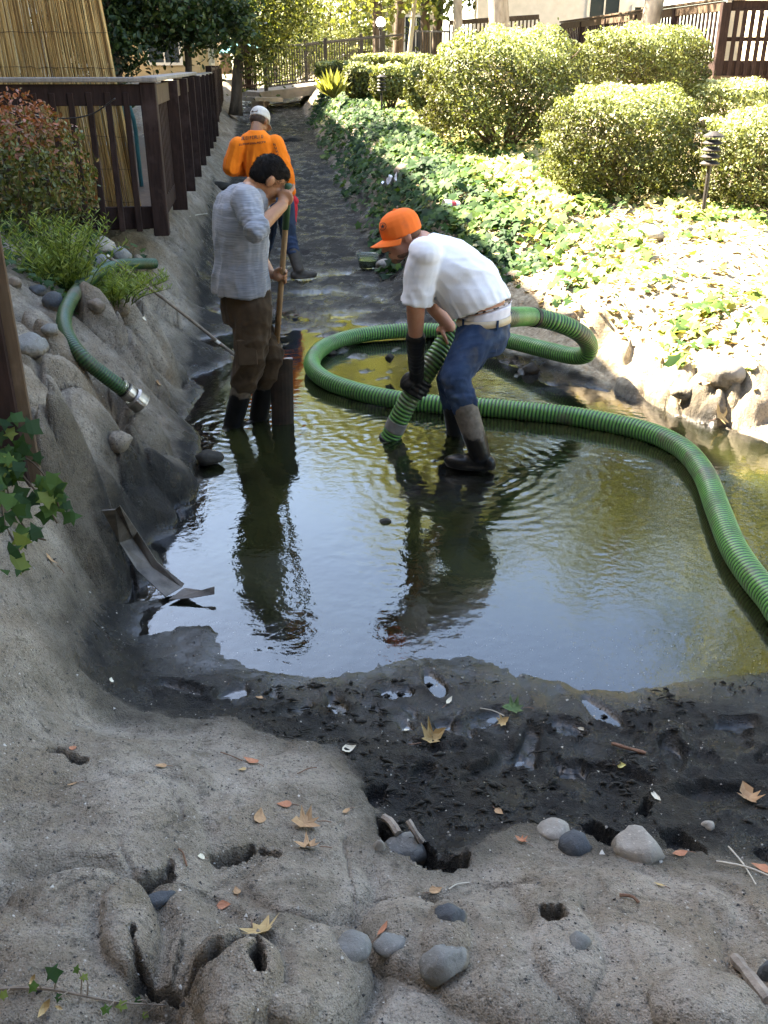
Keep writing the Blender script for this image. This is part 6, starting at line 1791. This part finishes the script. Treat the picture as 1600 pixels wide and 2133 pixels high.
S_ = [
 (850, 1768, 92, 58, 'blue', 'smooth grey stone lying in the broken hole under two wood scraps', .15, 0, .1, .7, 0), (789, 1758, 24, 44, 'pale', 'small upright pale stone at the left rim of the broken hole', .3, 0, .4, .6, 0),
 (1155, 1722, 66, 34, 'pale', 'flat pale stone set at the edge of the mud, lower right', .35, 0, .2, .8, 0), (1198, 1752, 62, 56, 'dark', 'dark blue-grey stone between mud and crust, right of the flat pale one', .3, .4, .3, .9, 0),
 (1332, 1758, 100, 82, 'pale', 'pale stone capped with mud at the lower right', .3, -.6, .3, .8, .3), (735, 1966, 72, 44, 'blue', 'pale blue cobble sunk in the crust near the yellow maple leaf', .4, 0, .1, .9, 0),
 (922, 1998, 104, 66, 'blue', 'angular grey stone tilted out of the crust, bottom middle', .3, .5, .6, .6, -.5), (936, 1900, 66, 40, 'dark', 'dark slate stone above the angular grey one', .4, .3, .4, .7, -.2),
 (815, 1962, 60, 30, 'blue', 'low grey-green stone right of the pale blue cobble', .5, .2, .2, .9, 0), (1206, 1958, 44, 36, 'blue', 'small blue-grey pebble beside the round hole', .35, 0, .2, .9, 0), (1490, 2100, 240, 90, 'crust', 'large pale boulder at the bottom right corner', .5, .2, .3, .8, .1),
 (1606, 2015, 50, 90, 'dark', 'dark stone cut off by the right edge near the bottom', .35, 0, .2, .9, 0), (592, 2090, 115, 96, 'crust', 'rounded grey boulder breaking the crust, bottom left of middle', .4, 0, .1, .8, 0), (322, 1878, 74, 24, 'dark', 'long dark stone wedged in a slot of the crust', .2, .3, .4, .5, -.25),
 (1478, 1718, 26, 20, 'pale', 'small white pebble on the mud near the right edge', .3, 0, .2, .9, 0), (480, 2112, 110, 60, 'crust', 'flat grey slab stone left of the rounded boulder', .5, 0, .5, .8, 0),
 (248, 924, 54, 46, 'crust', 'round pale stone perched on the left ledge', .22, 0, .05, .9, 0), (62, 722, 80, 52, 'blue', 'bluish boulder behind the near left post', .3, 0, .2, .9, 0), (112, 632, 46, 50, 'dark', 'dark round stone left of the old hose', .3, 0, .1, .9, 0),
 (212, 516, 62, 42, 'pale', 'large pale stone behind the willow weed', .3, 0, .15, .9, 0), (252, 534, 46, 36, 'blue', 'grey stone under the pole end', .3, 0, .15, .9, 0), (205, 548, 50, 34, 'blue', 'grey stone between weed clumps under the old hose', .3, 0, .15, .9, 0),
 (200, 636, 42, 28, 'brown', 'brown stone at the foot of the lower weed clump', .3, 0, .15, .9, 0), (240, 642, 62, 30, 'crust', 'flat tan stone right of the brown one by the weeds', .35, 0, .2, .9, 0), (160, 638, 34, 26, 'dark', 'dark pebble tucked inside the bend of the old hose', .3, 0, .1, .9, 0),
 (104, 688, 36, 28, 'blue', 'small grey stone below the dark round stone', .3, 0, .1, .9, 0), (30, 590, 30, 26, 'brown', 'brown pebble at the left edge under the shrub', .3, 0, .1, .9, 0), (78, 606, 34, 24, 'dark', 'dark pebble left of the willow weed', .3, 0, .1, .9, 0),
 (1352, 492, 78, 42, 'pale', 'sunlit pale rock among ivy below the front bush', .3, 0, .3, .9, 0), (1506, 778, 100, 66, 'pale', 'big round boulder half in sun on the right bank', .3, 0, .15, .9, 0), (985, 430, 36, 24, 'pale', 'sunlit pale stone right of the paper cup', .3, 0, .2, .9, 0),
 (1012, 416, 40, 24, 'brown', 'brown stone right of the paper cup', .3, 0, .3, .9, 0), (845, 364, 50, 30, 'brown', 'brown rock in the shaded ivy', .1, 0, .3, .9, 0), (903, 346, 30, 22, 'pale', 'small white rock in the ivy at the shade line', .1, .3, .4, .7, -.4),
 (940, 460, 28, 20, 'blue', 'blue-grey stone in the ivy right of the orange cap', .1, 0, .2, .9, 0), (802, 552, 40, 22, 'pale', 'white rock beside the plastic tub', .25, .2, .5, .8, 0), (1428, 812, 60, 36, 'crust', 'low tan rock at the shade line, right bank', .4, 0, .3, .9, 0),
 (1180, 655, 46, 30, 'crust', 'tan rock in shade above the hose loop', .35, 0, .4, .9, 0), (1075, 575, 40, 26, 'crust', 'tan rock behind the back of the man in white', .35, 0, .4, .9, 0),
]
for a in S_:
    stone(a[0], a[1], a[2], a[3], a[4], a[5], a[6], a[7], a[8], a[9], a[10])
MG = 'dark lumps of mud and stone in the bed'
for px, py, w, h, lab in [(437, 975, 56, 30, 'dark wet lump in the water below the man in grey'), (610, 290, 46, 18, 'black heap of mud right of the man in orange'),
                          (462, 384, 44, 26, 'dark wet stone at the left bank by the orange elbow'), 
                          (812, 774, 18, 18, 'small black lump poking out inside the hose loop'), (803, 1140, 28, 12, 'small dark clod floating in the middle of the pond'), (1105, 768, 40, 22, 'dark lump below the hose loop on the right'),
                          (690, 735, 26, 12, 'dark clod at the left bend of the hose')]:
    stone(px, py, w, h, 'mud', lab, .5 if py < 700 else .3, 0, .7, .9, 0, 'mud lump', 'mud_lump', MG, lift=.10 if py == 774 else (.14 if py == 1140 else (.06 if py == 975 else 0)))

# ---- fallen leaves
def leaf_outline(kind):
    if kind == 'maple':
        P = [(-.5, 0), (-.3, -.08), (-.34, -.42), (-.1, -.26), (.02, -.5), (.12, -.2), (.24, -.24), (.55, 0), (.24, .24), (.12, .2), (.02, .5), (-.1, .26), (-.34, .42), (-.3, .08)]
    elif kind == 'birch': P = [(-.5, 0), (-.36, -.26), (-.12, -.34), (.14, -.22), (.5, 0), (.14, .22), (-.12, .34), (-.36, .26)]
    else: P = [(-.5, 0), (-.2, -.17), (.15, -.17), (.5, 0), (.15, .17), (-.2, .17)]
    return P
def leaf_obj(name, kind, size, curl, mat, seed):
    P = leaf_outline(kind); rg = random.Random(seed)
    V = [(0, 0, 0)] + [(x, y * rg.uniform(.85, 1.15), 0) for x, y in P]
    # a ring half way keeps the blade bendable
    n = len(P); V += [(v[0] * .55, v[1] * .55, 0) for v in V[1:n + 1]]
    V = [(x * size, y * size, size * (1.1 * curl * (x * x * 1.2 + y * y * 2.0) + .05 * math.sin(x * 9 + seed) * abs(y) * 2 + .03 * rg.random())) for x, y, _ in V]
    F = []
    for i in range(n):
        j = (i + 1) % n
        F += [(0, 1 + n + i, 1 + n + j), (1 + n + i, 1 + i, 1 + j, 1 + n + j)]
    return mesh(name, V, F)
def m_dead(name, c1, c2):
    t = NT(name); n = t.noise(t.coord('Object'), 30, 5, .6)
    t.set(col=t.ramp(n, [(.3, c1), (.7, c2)]), rough=.7, spec=.25); return t.m
LM = {'tan': m_dead('tan_leaf', (.24, .14, .07), (.38, .24, .13)), 'gold': m_dead('gold_leaf', (.30, .20, .085), (.42, .31, .15)), 'rust': m_dead('rust_leaf', (.26, .10, .05), (.40, .18, .10)), 'pale': m_dead('pale_leaf', (.42, .38, .28), (.58, .54, .44)),
      'yellow': m_dead('yellow_leaf', (.50, .45, .14), (.62, .58, .25)), 'green': m_dead('green_leaf', (.03, .06, .02), (.09, .14, .05)), 'brown': m_dead('brown_leaf', (.12, .07, .045), (.22, .13, .09))}
LEAVES = [(545, 1945, 82, 'maple', 'gold', 1.6, .35, 'large golden maple leaf lying on the crust'), (634, 1718, 58, 'maple', 'tan', 2.2, .6, 'curled tan maple leaf above another'), (640, 1766, 50, 'maple', 'tan', .4, .5, 'tan maple leaf below the curled one'),
          (900, 1540, 50, 'maple', 'gold', .3, 1.2, 'curled golden leaf on the black mud'), (1560, 1664, 54, 'maple', 'tan', 2.8, .7, 'tan maple leaf on mud by the right edge'), (1500, 864, 44, 'maple', 'gold', .2, .3, 'golden maple leaf on wet mud of the right bank'),
          (522, 1587, 34, 'birch', 'rust', .2, .2, 'rust oval leaf on the crust near the mud edge'), (541, 1703, 38, 'birch', 'tan', .3, .3, 'wide tan leaf left of the maple leaves'), (592, 1678, 30, 'birch', 'rust', 1.2, .2, 'rust leaf upper right of the wide tan one'),
          (720, 1693, 28, 'oval', 'tan', 1.9, .4, 'orange-tan leaf standing near the broken hole'), (467, 1888, 28, 'birch', 'rust', .5, .2, 'rust square leaf above the golden maple leaf'), (493, 1858, 22, 'birch', 'tan', 0, .2, 'small tan leaf above the rust square one'),
          (418, 1787, 20, 'birch', 'pale', 2, .2, 'pale small leaf above the long crack'), (335, 1598, 24, 'birch', 'tan', 1, .2, 'small tan leaf on the upper left crust'), (505, 1605, 16, 'birch', 'gold', 0, .2, 'tiny gold leaf under the rust oval leaf'),
          (152, 1636, 22, 'oval', 'tan', .4, .3, 'small leaf at far left of the crust'), (152, 1562, 22, 'birch', 'rust', 2, .2, 'rust leaf in the groove at far left'), (728, 1563, 30, 'birch', 'pale', 1, .5, 'pale crumpled leaf at the mud edge'),
          (1040, 1694, 22, 'birch', 'tan', 1, .3, 'small orange leaf alone on the mud'), (1415, 1780, 36, 'oval', 'rust', 2.4, .3, 'rust leaf at the edge of the right hole'), (1585, 1812, 40, 'birch', 'rust', .2, .3, 'large rust leaf cut off at the right edge'),
          (1373, 1845, 22, 'oval', 'gold', 0, .2, 'gold sliver leaf on the lower right crust'), (908, 1857, 28, 'birch', 'tan', .1, .3, 'tan leaf at the lower rim of the broken hole'), (798, 1938, 36, 'oval', 'rust', 2.7, .3, 'dark red leaf above the pale blue cobble'),
          (1048, 1505, 26, 'maple', 'gold', .8, .6, 'golden scrap leaf under the green twig leaf'), (1068, 1478, 44, 'maple', 'green', 2.9, .5, 'dark green leaf with long stalk on the mud'), (1295, 1596, 18, 'birch', 'yellow', .5, .3, 'yellow leaf fragment on the mud at right'),
          (845, 1524, 16, 'birch', 'pale', .5, .3, 'pale leaf dot on the mud left of the curled leaf'), (935, 1462, 24, 'oval', 'pale', .5, .5, 'pale leaf scrap by the water line'), (1085, 1754, 26, 'maple', 'rust', .5, .6, 'small rust leaf below the mud edge'),
          (1364, 1660, 34, 'oval', 'pale', 1.8, .4, 'white leaf scrap by the right mud hole'), (102, 1165, 44, 'oval', 'tan', 1.0, .3, 'long tan leaf hanging under the left ivy'), (1212, 1520, 18, 'oval', 'pale', .2, .2, 'pale chip on the mud right of the stalked leaf'),
          (232, 1418, 14, 'birch', 'pale', .2, .2, 'pale leaf dot on the dark mud at left'), (540, 1455, 16, 'birch', 'tan', .2, .2, 'tiny tan leaf on mud below the water'), (328, 800, 18, 'birch', 'tan', .4, .5, 'small tan leaf right of the hose coupling'), (300, 665, 14, 'birch', 'pale', .4, .3, 'pale leaf dot on the left bank under the pole')]
for i, (px, py, w, kind, col, yaw_, curl, lab) in enumerate(LEAVES):
    p, t_ = hit(px, py); sz = w * t_ / FPX * 1.08
    # slope of the ground under the leaf
    e = .02; zx = (ground_z(p.x + e, p.y) - ground_z(p.x - e, p.y)) / (2 * e); zy = (ground_z(p.x, p.y + e) - ground_z(p.x, p.y - e)) / (2 * e)
    nrm = Vector((-max(-1, min(1, zx)), -max(-1, min(1, zy)) - .12, 1)).normalized()
    lf = empty('fallen_leaf', (p.x, p.y, p.z + .004), lab, 'leaf', 'fallen leaves on crust and mud')
    lf.rotation_euler = (nrm.to_track_quat('Z', 'Y') @ Matrix.Rotation(yaw_, 3, 'Z').to_quaternion()).to_euler()
    o = bpy.data.objects.new('blade', leaf_obj('blade', kind, sz, curl, LM[col], i)); COL.objects.link(o); o.data.materials.append(LM[col]); o.parent = lf
    st = tube([(-.48 * sz, 0, .02 * sz), (-.75 * sz, .04 * sz, .03 * sz), (-.95 * sz, .12 * sz, .02 * sz)], .012 * sz + .0006, 5)
    o = bpy.data.objects.new('stalk', st); COL.objects.link(o); st.materials.append(LM['brown']); o.parent = lf
# ---- sticks and scraps of wood
def stick(px0, py0, px1, py1, r, mat, label, name='stick', lift=.006, flat=1.0):
    a, _ = hit(px0, py0); b, _ = hit(px1, py1); a.z += lift; b.z += lift
    pts, _ = resample([a, a.lerp(b, .5) + Vector((random.gauss(0, .004), random.gauss(0, .004), .004)), b], 7)
    o = link(name, tube(pts, [r * random.uniform(.8, 1.15) for _ in range(7)], 7), mat)
    tag(o, label, 'stick', 'sticks on crust and mud'); return o
M_OLDWOOD = m_noise('weathered_driftwood', (.13, .105, .085), (.30, .25, .20), 9, .8, .6, .004, stretch=(3, 3, 3))
M_STRAW = m_noise('pale_straw', (.30, .27, .22), (.42, .38, .31), 9, .7, .1)
M_BARKCHIP = m_noise('brown_bark', (.10, .05, .03), (.20, .11, .07), 20, .8, .5)
stick(800, 1714, 830, 1748, .011, M_OLDWOOD, 'short wood scrap at the top of the broken hole', 'wood_scrap', .02)
stick(850, 1738, 878, 1782, .010, M_OLDWOOD, 'long wood scrap lying over the smooth stone', 'wood_scrap', .05)
stick(1275, 1552, 1345, 1572, .006, M_BARKCHIP, 'brown bark strip on the mud at right')
stick(1530, 2000, 1600, 2090, .013, M_OLDWOOD, 'grey driftwood at the bottom right edge', 'driftwood')
stick(1515, 1775, 1572, 1856, .0022, M_STRAW, 'pale straw crossing another at the right edge', lift=.02)
stick(1490, 1806, 1610, 1842, .0028, M_STRAW, 'long pale straw at the right edge', lift=.02)
stick(1290, 1868, 1330, 1884, .004, M_BARKCHIP, 'dark bark chip on the lower right crust')
stick(460, 1570, 505, 1588, .0018, M_BARKCHIP, 'thin brown twig beside the rust oval leaf')
stick(620, 1615, 660, 1602, .0015, M_BARKCHIP, 'short thin twig on the middle crust')
stick(372, 1772, 390, 1808, .0022, M_BARKCHIP, 'reddish twig standing over the long crack')
stick(1455, 1482, 1475, 1518, .0016, M_IRON, 'thin black twig on mud near the right edge')
stick(1000, 1478, 1050, 1494, .002, M_STRAW, 'tan twig beside the dark green leaf')
stick(395, 452, 432, 446, .006, M_STRAW, 'pale stick at the foot of the deck bank')
stick(575, 222, 625, 214, .02, M_STRAW, 'white pipe lying in the bed under the bridge', 'white_pipe', .03)
stick(935, 1856, 978, 1842, .002, M_STRAW, 'short tan twig at the rim of the broken hole')
# loose grit and mud crumbs on the near bank: too small to count
n = 9000
x = rng.uniform(-1.3, 1.7, n); D = 1.05 + rng.random(n) ** 1.3 * 2.2
z = ground_zs(x, D)
N = rng.normal(size=(n, 3)) + np.array([0, 0, 1.0])
T_GRIT = (np.array([(-.5, -.3, -.2), (.5, -.35, -.2), (.1, .5, -.2), (.05, 0, .45)]), np.array([(0, 1, 3), (1, 2, 3), (2, 0, 3)]))
me = leaves('loose_grit', np.stack([x, D, z + .0006], 1), N * np.array([.3, .3, 1]), rng.gamma(2.0, .0016, n) + .0012, T_GRIT, rng.random(n))
tg_ = NT('grit'); tg_.set(col=tg_.ramp(tg_.attr('tint').outputs['Fac'], [(0, (.02, .018, .016)), (.55, (.06, .055, .048)), (.75, (.2, .18, .15)), (1, (.45, .42, .36))]), rough=.85)
tag(link('loose_grit', me, tg_.m), 'loose grit and mud crumbs on the near bank', 'grit', None, 'stuff')
# black plant scraps and clods pressed into the near mud
n = 1000
pp_ = [hit(random.uniform(560, 1600), random.uniform(1400, 1640))[0] for _ in range(0)]
x = rng.uniform(-.45, 1.5, n); D = rng.uniform(1.95, 2.75, n)
m = (ground_fields(x.reshape(-1, 1), D.reshape(-1, 1))[1].ravel() > .8) & (fbm(x, D, 91, 2, 6.0) > -.15); x, D = x[m], D[m]; z = ground_zs(x, D)
ms = []
for i in range(len(x)):
    a = random.uniform(0, 6.28); L_ = random.uniform(.012, .05); q = Vector((x[i], D[i], z[i] + .004))
    d = Vector((math.cos(a), math.sin(a) * .5, random.gauss(0, .12)))
    ms.append(tube([q - d * L_ / 2, q + Vector((0, 0, .004)), q + d * L_ / 2], [.001, random.uniform(.002, .008), .001], 5))
tag(link('mud_debris', join_meshes('mud_debris', ms), ST['mud'], smooth=True), 'black leaf and root scraps pressed into the near mud', 'debris', None, 'stuff')

# ---- ivy sprig creeping in from the bottom left
root = empty('ivy_sprig', hit(40, 2075)[0], 'thin ivy sprig creeping over the crust at bottom left', 'ivy')
pts = [hit(px, py)[0] + Vector((0, 0, .012)) for px, py in ((-30, 2072), (40, 2068), (110, 2070), (180, 2084), (260, 2098), (340, 2102))]
pts, _ = resample(pts, 30)
link('stem', tube(pts, [.0042 * (1 - .6 * i / 29) for i in range(30)], 6), M_POLE, root)
for px, py, h, tint_i, sz in ((118, 2020, .05, 1, .034), (170, 2020, .06, 3, .016), (182, 2030, .05, 4, .016), (75, 2040, .035, 3, .022), (125, 2050, .02, 1, .016), (225, 2072, .02, 3, .020), (255, 2065, .02, 4, .022), (290, 2062, .03, 1, .016), (12, 2052, .03, 4, .02), (303, 2085, .02, 4, .016)):
    b, _ = hit(px, py + 45); p = b + Vector((0, 0, h))
    k = min(range(30), key=lambda i: (pts[i] - b).length)
    s_, _ = resample([pts[k], pts[k].lerp(p, .6) + Vector((.006, 0, .006)), p], 6)
    link('stalk', tube(s_, .0014, 5), M_WILLOW if False else M_POLE, root)
    place_leaf(root, ivy_leaf_ms[tint_i], p, (random.gauss(.1, .3), -.6, .7), sz, random.uniform(0, 6.28))
for px, py, sz in ((95, 2108, .035), (70, 2050, .022), (125, 2108, .016)):
    b, _ = hit(px, py); me = leaf_obj('dry_leaf', 'oval', 1.0, 1.2, None, px); me.materials.append(LM['gold']); place_leaf(root, me, b + Vector((0, 0, .012)), (.2, -.5, .6), sz, px, 'dry_leaf')
